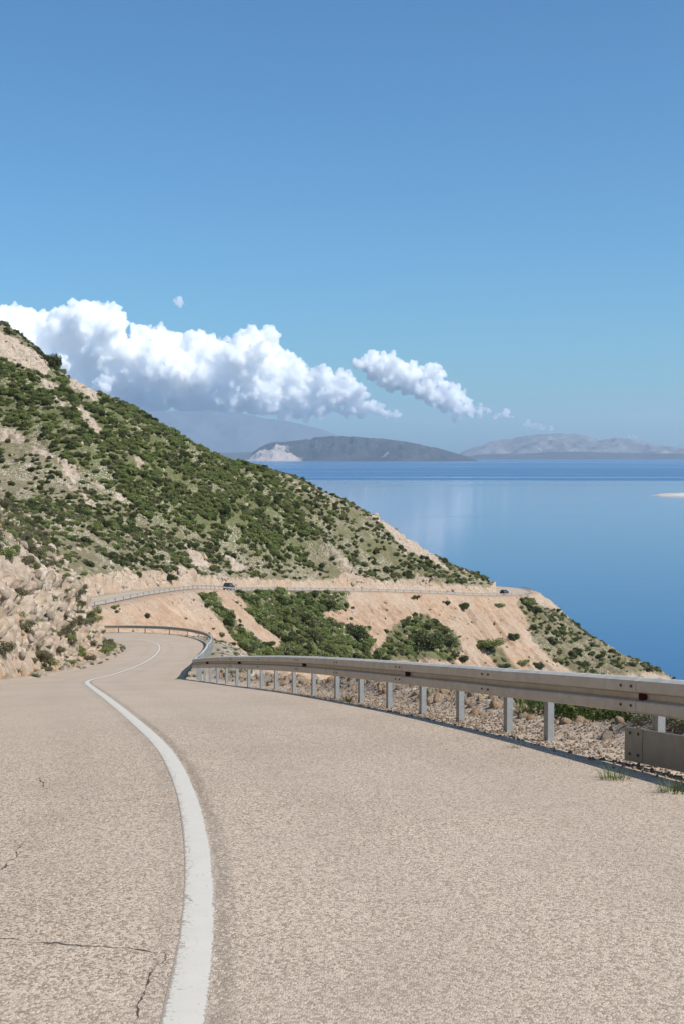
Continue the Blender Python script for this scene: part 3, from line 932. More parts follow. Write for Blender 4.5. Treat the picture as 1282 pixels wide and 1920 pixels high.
# (out from the post towards the road, height): the folded W profile, front then back
WPROF = [(0.000, 0.750), (0.030, 0.746), (0.078, 0.724), (0.083, 0.712), (0.083, 0.636), (0.077, 0.627), (0.008, 0.611), (0.004, 0.601), (0.004, 0.577), (0.008, 0.567), (0.077, 0.551), (0.083, 0.542), (0.083, 0.470), (0.078, 0.460), (0.030, 0.444), (0.000, 0.440)]
def sweep_beam(name, s0, s1, mat, step, prof=WPROF, th=0.005, lap=0.0):
    ss = np.linspace(s0, s1, max(2, int((s1 - s0) / step) + 1))
    loop = [(a + lap, h) for a, h in prof] + [(a + lap - th, h) for a, h in prof[::-1]]
    V = []
    for s in ss:
        q, r = path_at(s)
        for a, h in loop:
            V.append((q[0] - r[0] * a, q[1] - r[1] * a, q[2] + h))
    n = len(loop)
    F = []
    for i in range(len(ss) - 1):
        for j in range(n):
            a, b = i * n + j, i * n + (j + 1) % n
            F.append((a, b, b + n, a + n))
    F.append(tuple(range(n))[::-1])
    F.append(tuple((len(ss) - 1) * n + j for j in range(n)))
    return mesh_np(name, V, F, mat)
def box_bm(bm, x0, x1, y0, y1, z0, z1):
    vs = [bm.verts.new((x, y, z)) for z in (z0, z1) for y in (y0, y1) for x in (x0, x1)]
    for f in ((0, 2, 3, 1), (4, 5, 7, 6), (0, 1, 5, 4), (2, 6, 7, 3), (0, 4, 6, 2), (1, 3, 7, 5)):
        bm.faces.new([vs[i] for i in f])
def bm_mesh(name, bm, mat, bevel=0.0):
    if bevel:
        bmesh.ops.bevel(bm, geom=list(bm.edges), offset=bevel, segments=1, affect='EDGES')
    bmesh.ops.recalc_face_normals(bm, faces=bm.faces)
    me = bpy.data.meshes.new(name)
    bm.to_mesh(me)
    bm.free()
    me.materials.append(mat)
    return me
# local frame of posts: x = away from the road, y = along, z = up
def post_mesh():
    bm = bmesh.new()
    box_bm(bm, 0.060, 0.066, -0.055, 0.055, -0.45, 0.735)      # web facing the road
    box_bm(bm, 0.066, 0.125, -0.055, -0.049, -0.45, 0.735)     # flanges
    box_bm(bm, 0.066, 0.125, 0.049, 0.055, -0.45, 0.735)
    box_bm(bm, 0.119, 0.125, -0.049, -0.030, -0.45, 0.735)
    box_bm(bm, 0.119, 0.125, 0.030, 0.049, -0.45, 0.735)
    return bm_mesh('post', bm, M['galv_post'])
def spacer_mesh():
    bm = bmesh.new()
    box_bm(bm, 0.0, 0.058, -0.035, 0.035, 0.565, 0.625)
    return bm_mesh('spacer', bm, M['galv_post'], 0.004)
def bolt_mesh():
    bm = bmesh.new()
    bmesh.ops.create_cone(bm, cap_ends=True, segments=8, radius1=0.013, radius2=0.010, depth=0.012, matrix=Matrix.Rotation(math.pi / 2, 4, 'Y'))
    return bm_mesh('bolt', bm, M['bolt'])
def reflector_mesh():
    bm = bmesh.new()
    vs = [(-0.005, -0.045, 0.565), (-0.005, 0.045, 0.565), (-0.005, 0.045, 0.625), (-0.005, -0.045, 0.625), (-0.080, -0.045, 0.570), (-0.080, -0.035, 0.570), (-0.080, -0.035, 0.620), (-0.080, -0.045, 0.620)]
    v = [bm.verts.new(p) for p in vs]
    for f in ((0, 1, 2, 3), (4, 7, 6, 5), (0, 4, 5, 1), (3, 2, 6, 7), (0, 3, 7, 4), (1, 5, 6, 2)):
        bm.faces.new([v[i] for i in f])
    return bm_mesh('reflector', bm, M['reflector'])
POST, SPACER, BOLT, REFL = post_mesh(), spacer_mesh(), bolt_mesh(), reflector_mesh()

def s_of_px(px, s0, s1):
    """Station at which the rail stands at photo column px."""
    ss = np.linspace(s0, s1, 900)
    best = min(ss, key=lambda s: abs(project((path_at(s)[0])[None])[0][0] - px))
    return float(best)
def place(name, me, s, parent, extra=0.0, z=0.0, along=0.0):
    q, r = path_at(s + along)
    o = link(name, me, parent)
    ang = math.atan2(r[1], r[0])
    pl = parent.location if parent.type == 'EMPTY' else parent.parent.location
    o.location = (q[0] + r[0] * extra - pl[0], q[1] + r[1] * extra - pl[1], q[2] + z - pl[2])
    o.rotation_euler = (0, 0, ang)
    return o
def shift(me, v):
    me.transform(Matrix.Translation(-Vector(v)))
    return me
def guardrail(s0, s1, joints, posts, refl, label, step, bolts_to=0.0):
    root = bpy.data.objects.new('guardrail', None)
    C.objects.link(root)
    q, _ = path_at(s0)
    root.location = q
    tag(root, label, 'guardrail')
    js = [s0] + [j for j in joints if s0 < j < s1] + [s1]
    for i in range(len(js) - 1):
        lap = 0.006 if i % 2 else 0.0
        b = link('beam', shift(sweep_beam('beam', js[i] - (0.16 if i else 0), js[i + 1] + 0.16, M['galv'], step, lap=lap), q), root)
        if js[i + 1] < bolts_to:
            for h in (0.676, 0.512):
                for a in (-0.09, 0.09):
                    place('bolt', BOLT, js[i + 1], b, extra=-0.094, z=h, along=a)
    for s in posts:
        p = place('post', POST, s, root)
        if s < bolts_to + 20:
            place('spacer', SPACER, s, root)
    for s in refl:
        place('reflector', REFL, s, root)
    return root
S6, S46 = 8.0, s_at_y(46)
near_px = [1215, 1013, 938, 848, 780, 718, 665, 622, 580, 543, 510, 483, 460]
near_posts = [s_of_px(p, 12.0, S46) for p in near_px]
post_s = [near_posts[0] - 1.8 * i for i in range(1, 5)] + near_posts
s = near_posts[-1] + 1.8
S_RAILEND = S_U + 8
while s < S_RAILEND:
    post_s.append(s)
    s += 1.8 if s < S46 + 6 else 2.4
joint_px = [1188, 924, 757, 640, 565]
joint_s = [s_of_px(p, 12.0, S46) for p in joint_px]
s = joint_s[-1] + 4.0
while s < S_RAILEND - 2:
    joint_s.append(s)
    s += 4.0
refl_s = [s_of_px(p, 12.0, S46) for p in (1206, 768, 574, 452, 392)]
near_rail = guardrail(S6, S_RAILEND, joint_s, post_s, refl_s, 'grey steel crash barrier on metal posts along the pale road, round its bend', 0.5, bolts_to=s_at_y(34))
# lower skirt plate on the nearest stretch
s_sk = s_of_px(1181, 12.0, S46)
SKP = [(0.030, 0.315), (0.034, 0.312), (0.034, 0.028), (0.030, 0.025)]
plate = link('skirt_plate', shift(sweep_beam('skirt_plate', S6 + 0.2, s_sk, M['skirt'], 0.5, SKP, 0.006), near_rail.location), near_rail)
plate['label'] = 'flat lower steel skirt plate with bolted end strip'
lapm = sweep_beam('end_strip', s_sk - 0.30, s_sk + 0.006, M['skirt'], 0.3, SKP, 0.004, lap=0.006)
link('end_strip', shift(lapm, near_rail.location), plate)
for h in (0.27, 0.09):
    for a in (-0.09, -0.235):
        place('bolt', BOLT, s_sk, plate, extra=-0.044, z=h, along=a)
for sp in (near_posts[0], near_posts[0] - 1.8):
    bm = bmesh.new()
    box_bm(bm, -0.028, 0.058, -0.02, 0.02, 0.20, 0.30)
    place('skirt_bracket', bm_mesh('skirt_bracket', bm, M['galv_post']), sp, near_rail)
far_posts = list(np.arange(S_RAILEND + 3.0, S_HEAD + 18, 4.0))
guardrail(S_RAILEND + 2.0, S_HEAD + 20, list(np.arange(S_RAILEND + 10.0, S_HEAD + 16, 8.0)), far_posts, [], 'long pale crash barrier along the far road cut across the hillside', 1.0)

# ------------------------------------------------------------------ cars on the far road
M['car_paint'] = simple_mat('black_car_paint', (0.012, 0.012, 0.014), 0.25, 0.0, 0.1)
M['car_glass'] = simple_mat('tinted_glass', (0.03, 0.035, 0.04), 0.08, 0.0, 0.05)
M['tyre'] = simple_mat('tyre_rubber', (0.02, 0.02, 0.02), 0.85)
M['rim'] = simple_mat('alloy_rim', (0.35, 0.35, 0.36), 0.35, 0.7)
M['lamp_white'] = simple_mat('headlight_glass', (0.7, 0.7, 0.68), 0.15)
M['lamp_red'] = simple_mat('tail_light_red', (0.35, 0.015, 0.012), 0.25)
def loft(sections, mat, name):
    """sections: (x, half_width_bottom, half_width_top, z0, z1)"""
    bm = bmesh.new()
    rings = []
    for (x, wb, wt, z0, z1) in sections:
        zm = 0.55 * z0 + 0.45 * z1
        rings.append([bm.verts.new(p) for p in ((x, -wb, z0), (x, wb, z0), (x, wb * 1.02, zm), (x, wt, z1), (x, -wt, z1), (x, -wb * 1.02, zm))])
    for a, b in zip(rings, rings[1:]):
        for j in range(6):
            bm.faces.new((a[j], a[(j + 1) % 6], b[(j + 1) % 6], b[j]))
    bm.faces.new(rings[0][::-1])
    bm.faces.new(rings[-1])
    return bm_mesh(name, bm, mat, 0.03)
def car(s, lane, label, tall, rev=False):
    i = int(s / 0.5)
    p = REF[i] + RIGHT[i] * lane
    root = bpy.data.objects.new('car', None)
    C.objects.link(root)
    slope = math.atan2(REF[i + 4][2] - REF[i - 4][2], 4.0)
    yaw = math.atan2(TAN[i][1], TAN[i][0])
    root.location = (p[0], p[1], p[2] + EYE + 0.005)
    root.rotation_euler = (0, -slope if not rev else slope, yaw + (math.pi if rev else 0))
    tag(root, label, 'car')
    t = tall
    body = link('body', loft([(-2.18, .78, .74, .42, .80), (-2.10, .88, .84, .30, .98), (-1.2, .90, .86, .24, 1.02), (0.9, .90, .86, .24, 1.00), (1.75, .88, .82, .26, .92), (2.12, .80, .74, .34, .80), (2.2, .70, .66, .42, .70)], M['car_paint'], 'body'), root)
    link('cabin', loft([(-2.02, .80, .76, .96, 1.04), (-1.88, .82, .66, .96, t - .07), (-1.3, .83, .64, .96, t), (0.0, .83, .64, .96, t), (0.45, .82, .64, .96, t - .06), (1.15, .80, .74, .92, 1.0)], M['car_glass'], 'cabin'), root)
    roof = link('roof', loft([(-1.9, .64, .60, t - .05, t), (-1.2, .66, .62, t, t + .05), (0.0, .66, .62, t, t + .05), (0.5, .62, .58, t - .06, t)], M['car_paint'], 'roof'), root)
    for sy in (-1, 1):
        bm = bmesh.new()
        box_bm(bm, -1.7, 0.3, sy * .55 - .02, sy * .55 + .02, t + .06, t + .09)
        link('roof_rail', bm_mesh('roof_rail', bm, M['tyre']), roof)
        bm = bmesh.new()
        box_bm(bm, .60, .78, sy * .99 - .09, sy * .99 + .09, .98, 1.10)
        link('mirror', bm_mesh('mirror', bm, M['car_paint'], 0.02), root)
        bm = bmesh.new()
        box_bm(bm, 2.0, 2.17, sy * .62 - .14, sy * .62 + .14, .66, .80)
        link('headlight', bm_mesh('headlight', bm, M['lamp_white'], 0.02), root)
        bm = bmesh.new()
        box_bm(bm, -2.2, -2.1, sy * .70 - .10, sy * .70 + .10, .74, .96)
        link('tail_light', bm_mesh('tail_light', bm, M['lamp_red'], 0.02), root)
        for px_ in (-0.45, 0.35):                      # window pillars
            bm = bmesh.new()
            v = [bm.verts.new(q) for q in ((px_ - .04, sy * .845, .97), (px_ + .04, sy * .845, .97), (px_ + .04, sy * .665, t), (px_ - .04, sy * .665, t), (px_ - .04, sy * .80, .97), (px_ + .04, sy * .80, .97), (px_ + .04, sy * .62, t), (px_ - .04, sy * .62, t))]
            for f in ((0, 1, 2, 3), (4, 7, 6, 5), (0, 4, 5, 1), (3, 2, 6, 7), (0, 3, 7, 4), (1, 5, 6, 2)):
                bm.faces.new([v[j] for j in f])
            link('pillar', bm_mesh('pillar', bm, M['car_paint']), root)
        for px_ in (-1.32, 1.36):
            bm = bmesh.new()
            bmesh.ops.create_cone(bm, cap_ends=True, segments=20, radius1=.34, radius2=.34, depth=.22, matrix=Matrix.Translation((px_, sy * .80, .34)) @ Matrix.Rotation(math.pi / 2, 4, 'X'))
            w = link('wheel', bm_mesh('wheel', bm, M['tyre'], 0.02), root)
            bm = bmesh.new()
            bmesh.ops.create_cone(bm, cap_ends=True, segments=12, radius1=.21, radius2=.19, depth=.03, matrix=Matrix.Translation((px_, sy * .925, .34)) @ Matrix.Rotation(math.pi / 2, 4, 'X'))
            link('rim', bm_mesh('rim', bm, M['rim']), w)
    return root
car(S_CAR + 1.0, 0.9, 'black tall estate car on the far road, before the rocky cut', 1.62)
car(S_HEAD - 9.5, 1.2, 'small dark car on the far road at the headland bend', 1.48)

# ------------------------------------------------------------------ plants: leaf-clump meshes
def leaf_mesh(name, lobes, n, size, mat, seed, stem=None, aspect=0.6, shell=0.55):
    """lobes: (cx, cy, cz, rx, ry, rz). n small leaf quads in their outer volume."""
    rng = np.random.default_rng(seed)
    L = np.array(lobes, float)
    wgt = (L[:, 3] * L[:, 4] * L[:, 5]) ** 0.67
    li = rng.choice(len(L), n, p=wgt / wgt.sum())
    d = rng.normal(size=(n, 3))
    d /= np.linalg.norm(d, axis=1)[:, None]
    rad = shell + (1 - shell) * rng.random(n) ** 0.7
    rad *= 1 + 0.22 * vnoise(d * 2.3 + li[:, None] * 7.1, seed)
    c = L[li, :3] + d * rad[:, None] * L[li, 3:]
    ok = c[:, 2] > 0.0
    c, d = c[ok], d[ok]
    n = len(c)
    nrm = d * 0.55 + rng.normal(size=(n, 3)) * 0.6 + np.array([0, 0, 0.25])
    nrm /= np.linalg.norm(nrm, axis=1)[:, None]
    u = np.cross(nrm, rng.normal(size=(n, 3)))
    u /= np.linalg.norm(u, axis=1)[:, None]
    v = np.cross(nrm, u)
    sz = size * rng.uniform(0.6, 1.35, n)[:, None]
    V = np.stack([c - u * sz, c - v * sz * aspect, c + u * sz, c + v * sz * aspect], 1).reshape(-1, 3)
    F = np.arange(4 * n).reshape(n, 4)
    lv = np.repeat(np.clip(0.5 + 0.28 * rng.normal(size=n), 0, 1), 4)
    me = mesh_np(name, V, F, mat)
    attr(me, 'leaf', lv)
    return me
def lobes_of(seed, n, spread, rh, flat=0.75):
    rng = np.random.default_rng(seed)
    out = [(0, 0, 0.5 * flat, 0.62, 0.62, 0.58 * flat)]
    for i in range(n):
        a = rng.uniform(0, 6.283)
        r = spread * rng.uniform(0.35, 1.0)
        q = rng.uniform(*rh)
        out.append((r * math.cos(a), r * math.sin(a), q * 0.7 + rng.uniform(0, 0.5) * flat, q, q * rng.uniform(0.8, 1.2), q * rng.uniform(0.7, 1.0)))
    return out
SHRUB = {}
for j in range(3):
    SHRUB['dark', j] = leaf_mesh('evergreen_shrub', lobes_of(40 + j, 7, 0.62, (0.26, 0.46), 0.95), 900, 0.105, M['leaf_dark'], 60 + j)
    SHRUB['mid', j] = leaf_mesh('scrub_shrub', lobes_of(50 + j, 8, 0.66, (0.24, 0.44), 0.75), 900, 0.105, M['leaf_mid'], 70 + j)
    SHRUB['dry', j] = leaf_mesh('dry_shrub', lobes_of(55 + j, 7, 0.70, (0.20, 0.38), 0.6), 700, 0.085, M['leaf_dry'], 80 + j, shell=0.3)
    SHRUB['spur', j] = leaf_mesh('spur_shrub', lobes_of(65 + j, 9, 0.70, (0.20, 0.38), 0.62), 1600, 0.055, M['leaf_dry'] if j < 2 else M['leaf_mid'], 90 + j, shell=0.3)
    SHRUB['clump', j] = leaf_mesh('large_bush', lobes_of(75 + j, 16, 0.78, (0.20, 0.36), 0.72), 2400, 0.066, M['leaf_dark'] if j != 1 else M['leaf_mid'], 100 + j)
    SHRUB['near', j] = leaf_mesh('leafy_bush', lobes_of(85 + j, 9, 0.66, (0.22, 0.40), 0.9), 2600, 0.040, M['leaf_near'], 110 + j, shell=0.2, aspect=0.45)

def put_shrub(name, me, i, r, label, group, squash=1.0, rot=None, cat='shrub', sink=0.12):
    o = link(name, me)
    x, y, z = TV[i]
    o.location = (x, y, z - sink * r)
    o.rotation_euler = (random.uniform(-.12, .12), random.uniform(-.12, .12), random.uniform(0, 6.28) if rot is None else rot)
    o.scale = (r, r * random.uniform(0.85, 1.15), r * squash * random.uniform(0.85, 1.1))
    return tag(o, label, cat, group)

# bushes that the photo lets one pick out: (px, foot row, width in px, kind, squash)
BIG = [(795, 1212, 84, 'clump', .85), (752, 1222, 46, 'clump', .8), (838, 1205, 46, 'clump', .8), (662, 1198, 60, 'clump', .9), (690, 1205, 40, 'clump', .8), (610, 1140, 50, 'clump', .8), (560, 1160, 60, 'clump', .6), (520, 1150, 56, 'clump', .6),
       (470, 1132, 50, 'clump', .6), (580, 1195, 56, 'clump', .7), (630, 1222, 50, 'clump', .7), (540, 1200, 44, 'clump', .6), (500, 1215, 40, 'clump', .6), (455, 1205, 44, 'clump', .7), (425, 1160, 34, 'clump', .8), (408, 1145, 28, 'clump', .8),
       (914, 1212, 66, 'clump', .75), (960, 1199, 34, 'clump', 1.), (868, 1139, 28, 'clump', .8), (935, 1137, 26, 'clump', .7), (778, 1122, 24, 'clump', .6), (838, 1132, 18, 'dark', .8), (990, 1133, 40, 'clump', .9), (1003, 1150, 26, 'clump', .8),
       (722, 1186, 18, 'dark', 1.), (975, 1245, 40, 'clump', .5), (945, 1250, 36, 'clump', .5), (1010, 1250, 34, 'clump', .7), (1045, 1240, 28, 'clump', .7), (1080, 1222, 30, 'dark', .6), (1090, 1248, 30, 'clump', .6), (1125, 1235, 22, 'dark', .7), (1180, 1248, 22, 'dark', .7),
       (1000, 1180, 24, 'dark', .9), (1030, 1205, 24, 'dark', .8), (1055, 1190, 20, 'dark', .8), (1145, 1222, 18, 'dark', .7), (1215, 1258, 18, 'dark', .8), (700, 1238, 34, 'clump', .6), (870, 1238, 30, 'dark', .7)]
for n_, (a, b, w, kd_, sq) in enumerate(BIG):
    i = ground_hit(a, b)
    if i is None:
        continue
    r = w / 2 * TV[i, 1] / FPX
    if 430 <= a <= 705 and kd_ == 'clump':
        lb, gp = 'large green bush in the thicket on the slope below the far road', 'bushes in the thicket below the far road'
    elif a > 975:
        lb, gp = 'dark bush on the stony headland slope falling to the sea', 'bushes on the headland slope'
    else:
        lb, gp = 'dark green bush standing on the orange scree below the far road', 'bushes on the orange scree'
    sz = 'broad' if w > 50 else 'mid-sized' if w > 32 else 'small'
    st = rs[i]
    wh = 'below the black car' if abs(st - S_CAR) < 22 else 'short of the black car' if st < S_CAR else 'under the road middle' if st < S_HEAD - 75 else 'under the headland road' if st < S_HEAD - 12 else 'past the headland bend'
    dn = 'by the road' if dr[i] < 7 else 'midway' if dr[i] < 18 else 'low'
    lb = f"{sz} {lb.split(' ', 1)[1].split(' below')[0].split(' falling')[0]}, {dn}, {wh}"
    put_shrub('bush', SHRUB[kd_, n_ % 3], i, r, lb, gp, sq, cat='bush')
HILL = [(93, 684, 62, 'clump', .8, 'large dark bush crowning the rocky hill crest below the cumulus'), (383, 826, 30, 'clump', .55, 'low windswept bush sticking out from the hill crest against the far mountain'),
        (262, 1086, 28, 'clump', 1.1, 'tall dark bush on the pale cut above the far road'), (318, 1086, 32, 'clump', .8, 'broad dark bush beside the tall one above the far road'),
        (216, 1144, 20, 'clump', .8, 'lone bush on the orange bank between the two road legs'), (492, 878, 26, 'clump', .8, 'dark bush on the hill crest above the near end of the sea')]
for n_, (a, b, w, kd_, sq, lb) in enumerate(HILL):
    i = ground_hit(a, b)
    if i is not None:
        put_shrub('bush', SHRUB[kd_, n_ % 3], i, w / 2 * TV[i, 1] / FPX, lb, None, sq, cat='bush')

# scrub over the hillside: drawn per square metre of ground from the cover zones
patchy = fbm(TV / 7.0, 3, 77)
dens = np.interp(green, [0.0, 0.12, 0.3, 0.5, 0.72, 0.9], [0.003, 0.010, 0.06, 0.22, 0.52, 0.62]) * np.clip(1 + 1.1 * patchy, 0.05, 2.2)
dens = dens * (edge > 2.5) * (TV[:, 2] > 2.0)
dens_far = dens * (farm > 0.5) * (GR.ravel() < 600)
pick = np.nonzero(RNG.random(len(TX)) < dens_far * CELL)[0]
rad = 0.45 + 0.75 * RNG.random(len(pick)) ** 1.6 + 0.65 * green[pick] * RNG.random(len(pick)) + 1.1 * np.clip(green[pick] - 0.5, 0, 1) * RNG.random(len(pick)) ** 3 * 2
rad *= np.where(green[pick] < 0.35, 0.75, 1.0)
rng_k = RNG.random(len(pick))
kind = np.where(green[pick] > 0.6, np.where(rng_k < 0.17, 0, np.where(rng_k < 0.88, 1, 2)), np.where(green[pick] > 0.38, np.where(rng_k < 0.3, 0, np.where(rng_k < 0.7, 1, 2)), np.where(rng_k < 0.38, 0, np.where(rng_k < 0.5, 1, 2))))
px_, py_ = PX[pick], PY[pick]
seen = VIS[pick] & (px_ > 0) & (px_ < 1282) & (py_ > 560) & (py_ < 1262)
app = np.where(seen, rad / np.hypot(TV[pick, 0], TV[pick, 1]), -1)
order = np.argsort(-app)
KN = ['dark', 'mid', 'dry']
def shrub_label(kn, i, r):
    """What sets a shrub apart: its look, its size and the landmarks it stands by."""
    look = {'dark': 'dark evergreen shrub', 'mid': 'mid green shrub', 'dry': 'dry olive shrub'}[kn]
    size = 'broad ' if r > 1.75 else ('small ' if r < 1.25 else '')
    st = rs[i]
    along = ('near where that road appears' if st < S_EM + 38 else 'beside the black car' if abs(st - S_CAR) < 16 else 'short of the black car' if st < S_CAR else 'just past the black car' if st < S_CAR + 50 else 'between car and headland' if st < S_HEAD - 70 else 'close to the headland bend')
    if above[i]:
        h = dl[i]
        band = 'on the road cut' if h < 12 else 'low on the hill' if h < 35 else 'halfway up the hill' if h < 70 else 'high on the hill by the crest'
    else:
        band = 'at the far road edge' if dr[i] < 6 else 'on the bank below the far road' if dr[i] < 16 else 'deep below the far road'
    return f'{size}{look} {band}, {along}', f'{look}s {"above" if above[i] else "below"} the far road'
single = order[:215]
proto_obj = {}
for j in single:
    kn = KN[kind[j]]
    lb, gp = shrub_label(kn, pick[j], rad[j])
    o = put_shrub('shrub', SHRUB[kn, int(j) % 3], pick[j], rad[j], lb, gp)
    proto_obj.setdefault((kn, int(j) % 3), o)

def stuff_points(name, P, rot, scl, idx, protos, label, cat):
    """Points that carry copies of objects already standing in the scene."""
    me = bpy.data.meshes.new(name)
    me.vertices.add(len(P))
    me.vertices.foreach_set('co', np.asarray(P, np.float32).ravel())
    a = me.attributes.new('rot', 'FLOAT_VECTOR', 'POINT')
    a.data.foreach_set('vector', np.asarray(rot, np.float32).ravel())
    a = me.attributes.new('scl', 'FLOAT_VECTOR', 'POINT')
    a.data.foreach_set('vector', np.asarray(scl, np.float32).ravel())
    a = me.attributes.new('idx', 'INT', 'POINT')
    a.data.foreach_set('value', np.asarray(idx, np.int32))
    o = link(name, me)
    ng = bpy.data.node_groups.new(name, 'GeometryNodeTree')
    ng.interface.new_socket('Geometry', in_out='INPUT', socket_type='NodeSocketGeometry')
    ng.interface.new_socket('Geometry', in_out='OUTPUT', socket_type='NodeSocketGeometry')
    N, L = ng.nodes, ng.links
    gi, go = N.new('NodeGroupInput'), N.new('NodeGroupOutput')
    jn = N.new('GeometryNodeJoinGeometry')
    for p in protos:
        oi = N.new('GeometryNodeObjectInfo')
        oi.inputs['Object'].default_value = p
        oi.inputs['As Instance'].default_value = False
        g2 = N.new('GeometryNodeGeometryToInstance')
        L.new(oi.outputs['Geometry'], g2.inputs[0])
        L.new(g2.outputs[0], jn.inputs[0])
    ip = N.new('GeometryNodeInstanceOnPoints')
    ip.inputs['Pick Instance'].default_value = True
    def na(nm, ty):
        q = N.new('GeometryNodeInputNamedAttribute')
        q.data_type = ty
        q.inputs['Name'].default_value = nm
        return q.outputs[0]
    L.new(gi.outputs[0], ip.inputs['Points'])
    L.new(jn.outputs[0], ip.inputs['Instance'])
    L.new(na('idx', 'INT'), ip.inputs['Instance Index'])
    e2r = N.new('FunctionNodeEulerToRotation')
    L.new(na('rot', 'FLOAT_VECTOR'), e2r.inputs[0])
    L.new(e2r.outputs[0], ip.inputs['Rotation'])
    L.new(na('scl', 'FLOAT_VECTOR'), ip.inputs['Scale'])
    L.new(ip.outputs[0], go.inputs[0])
    md = o.modifiers.new('scatter', 'NODES')
    md.node_group = ng
    return tag(o, label, cat, kind='stuff')
rest = order[215:]
for kn, lb in (('dark', 'dark evergreen scrub scattered over the hillside'), ('mid', 'green scrub spread over the hillside'), ('dry', 'dry olive scrub among the stones of the hillside')):
    sel = np.array([j for j in rest if KN[kind[j]] == kn])
    pr = [proto_obj[k_] for k_ in proto_obj if k_[0] == kn]
    if not len(sel) or not pr:
        continue
    n = len(sel)
    P = TV[pick[sel]] - np.stack([np.zeros(n), np.zeros(n), 0.12 * rad[sel]], 1)
    rot = np.stack([RNG.uniform(-.15, .15, n), RNG.uniform(-.15, .15, n), RNG.uniform(0, 6.28, n)], 1)
    scl = np.stack([rad[sel], rad[sel] * RNG.uniform(.85, 1.15, n), rad[sel] * RNG.uniform(.7, 1.1, n)], 1)
    stuff_points('hillside_scrub', P, rot, scl, RNG.integers(0, len(pr), n), pr, lb, 'scrub')

# low growth on the near rock spur and on the bank below the near rail
dsp = ((2.2 + 2.2 * smooth(3, 7, dl)) * np.clip(0.40 + 1.3 * fbm(TV / 4.0, 3, 91), 0, 2)) * (farm < 0.5) * above * (dl > 1.0) * (TY > 25) * (TY < 128) * (np.abs(PX) < 420)
pk2 = np.nonzero(RNG.random(len(TX)) < dsp * CELL)[0]
rad2 = 0.20 + 0.65 * RNG.random(len(pk2)) ** 2.4
ap2 = np.where(VIS[pk2] & (PX[pk2] > 0), rad2 / TV[pk2, 1], -1)
od2 = np.argsort(-ap2)
sp_proto = {}
for q, j in enumerate(od2[:60]):
    i_ = pk2[j]
    up_ = 'at the foot' if dl[i_] < 2.2 else 'on the steep cut' if dl[i_] < 4.5 else 'on the shoulder' if dl[i_] < 9 else 'high on the back'
    wh_ = 'beside the bend' if TV[i_, 1] > 88 else 'before the bend' if TV[i_, 1] > 60 else 'well before the bend'
    lk_ = 'olive' if q % 3 < 2 else 'green'
    sz_ = 'broad low' if rad2[j] > 0.75 else 'low' if rad2[j] > 0.5 else 'tiny'
    o = put_shrub('dry_shrub', SHRUB['spur', q % 3], i_, rad2[j], f'{sz_} {lk_} shrub {up_} of the rock spur, {wh_}', f'{lk_} shrubs on the rock spur', 0.9)
    sp_proto.setdefault(q % 3, o)
sel = od2[60:]
n = len(sel)
stuff_points('spur_scrub', TV[pk2[sel]] - np.array([0, 0, 0.05]), np.stack([np.zeros(n), np.zeros(n), RNG.uniform(0, 6.28, n)], 1), np.stack([rad2[sel]] * 3, 1), RNG.integers(0, 3, n), [sp_proto[0], sp_proto[1], sp_proto[2]],
             'low dry scrub between the rocks of the spur', 'scrub')
for (a, b, w, lb) in [(222, 1219, 20, 'small green bush at the foot of the spur on the inside of the bend'), (205, 1214, 16, 'small bush beside the road where the spur ends'), (334, 1276, 16, 'small dark weed clump at the road edge by the barrier bend'), (140, 1222, 30, 'green bush low on the face of the rock spur'), (160, 1165, 44, 'dark bush in the crevice of the rock spur above the bend')]:
    i = ground_hit(a, b)
    if i is not None:
        put_shrub('bush', SHRUB['near' if w < 26 else 'spur', 2], i, w / 2 * TV[i, 1] / FPX, lb, None, 0.9, cat='bush')
# bushes just behind the near rail
def rail_side(px, off, s_lo=10.0):
    s_ = s_of_px(px, s_lo, S46)
    q, r = path_at(s_, extra=off)
    d = np.hypot(TX - q[0], TY - q[1])
    return int(np.argmin(d))
NEARB = [(1040, 1.2, .52, 'g'), (1072, 1.15, .46, 'g'), (1105, 1.15, .52, 'g'), (1140, 1.15, .48, 'g'), (1172, 1.2, .50, 'g'), (1090, 1.5, .75, 'g'), (1250, 1.3, .55, 'g'), (835, 1.45, .58, 'n'), (875, 1.4, .64, 'n'), (925, 1.35, .62, 'n'), (975, 1.4, .64, 'n'), (1010, 1.45, .66, 'n'), (905, 1.8, .80, 'n'), (795, 1.7, .56, 'n'),
         (600, 1.6, .38, 'n'), (690, 1.7, .42, 'n'), (755, 1.8, .6, 'n'), (640, 1.9, .55, 'n'), (540, 1.7, .42, 'n'), (1140, 1.7, .75, 'n'), (1215, 1.7, .75, 'n')]
ORD = ['', 'first', 'second', 'third', 'fourth', 'fifth', 'sixth', 'seventh', 'eighth', 'ninth', 'tenth', 'eleventh', 'twelfth']
def by_post(px):
    n_p = int(np.argmin([abs(px - p) for p in near_px]))
    return 'the skirt plate post' if n_p == 0 else f'the {ORD[n_p]} post beyond the skirt plate'
GREY = [leaf_mesh('grey_bush', lobes_of(95 + j, 10, 0.7, (0.2, 0.38), 0.8), 2600, 0.055, M['leaf_grey'], 120 + j, shell=0.15, aspect=0.16) for j in range(2)]
for q, (a, off, r, kd_) in enumerate(NEARB):
    i = rail_side(a, off)
    if kd_ == 'n':
        put_shrub('bush', SHRUB['near', q % 3], i, r, f"{'big ' if r > .7 else 'low ' if r < .5 else ''}leafy green bush behind the barrier, nearest {by_post(a)}", 'green bushes behind the barrier', 1.0, cat='bush')
    else:
        put_shrub('bush', GREY[q % 2], i, r, f"{'big ' if r > .7 else 'low ' if r < .49 else ''}wiry grey-green bush behind the barrier, nearest {by_post(a)}", 'grey-green bushes behind the barrier', 1.0, cat='bush')

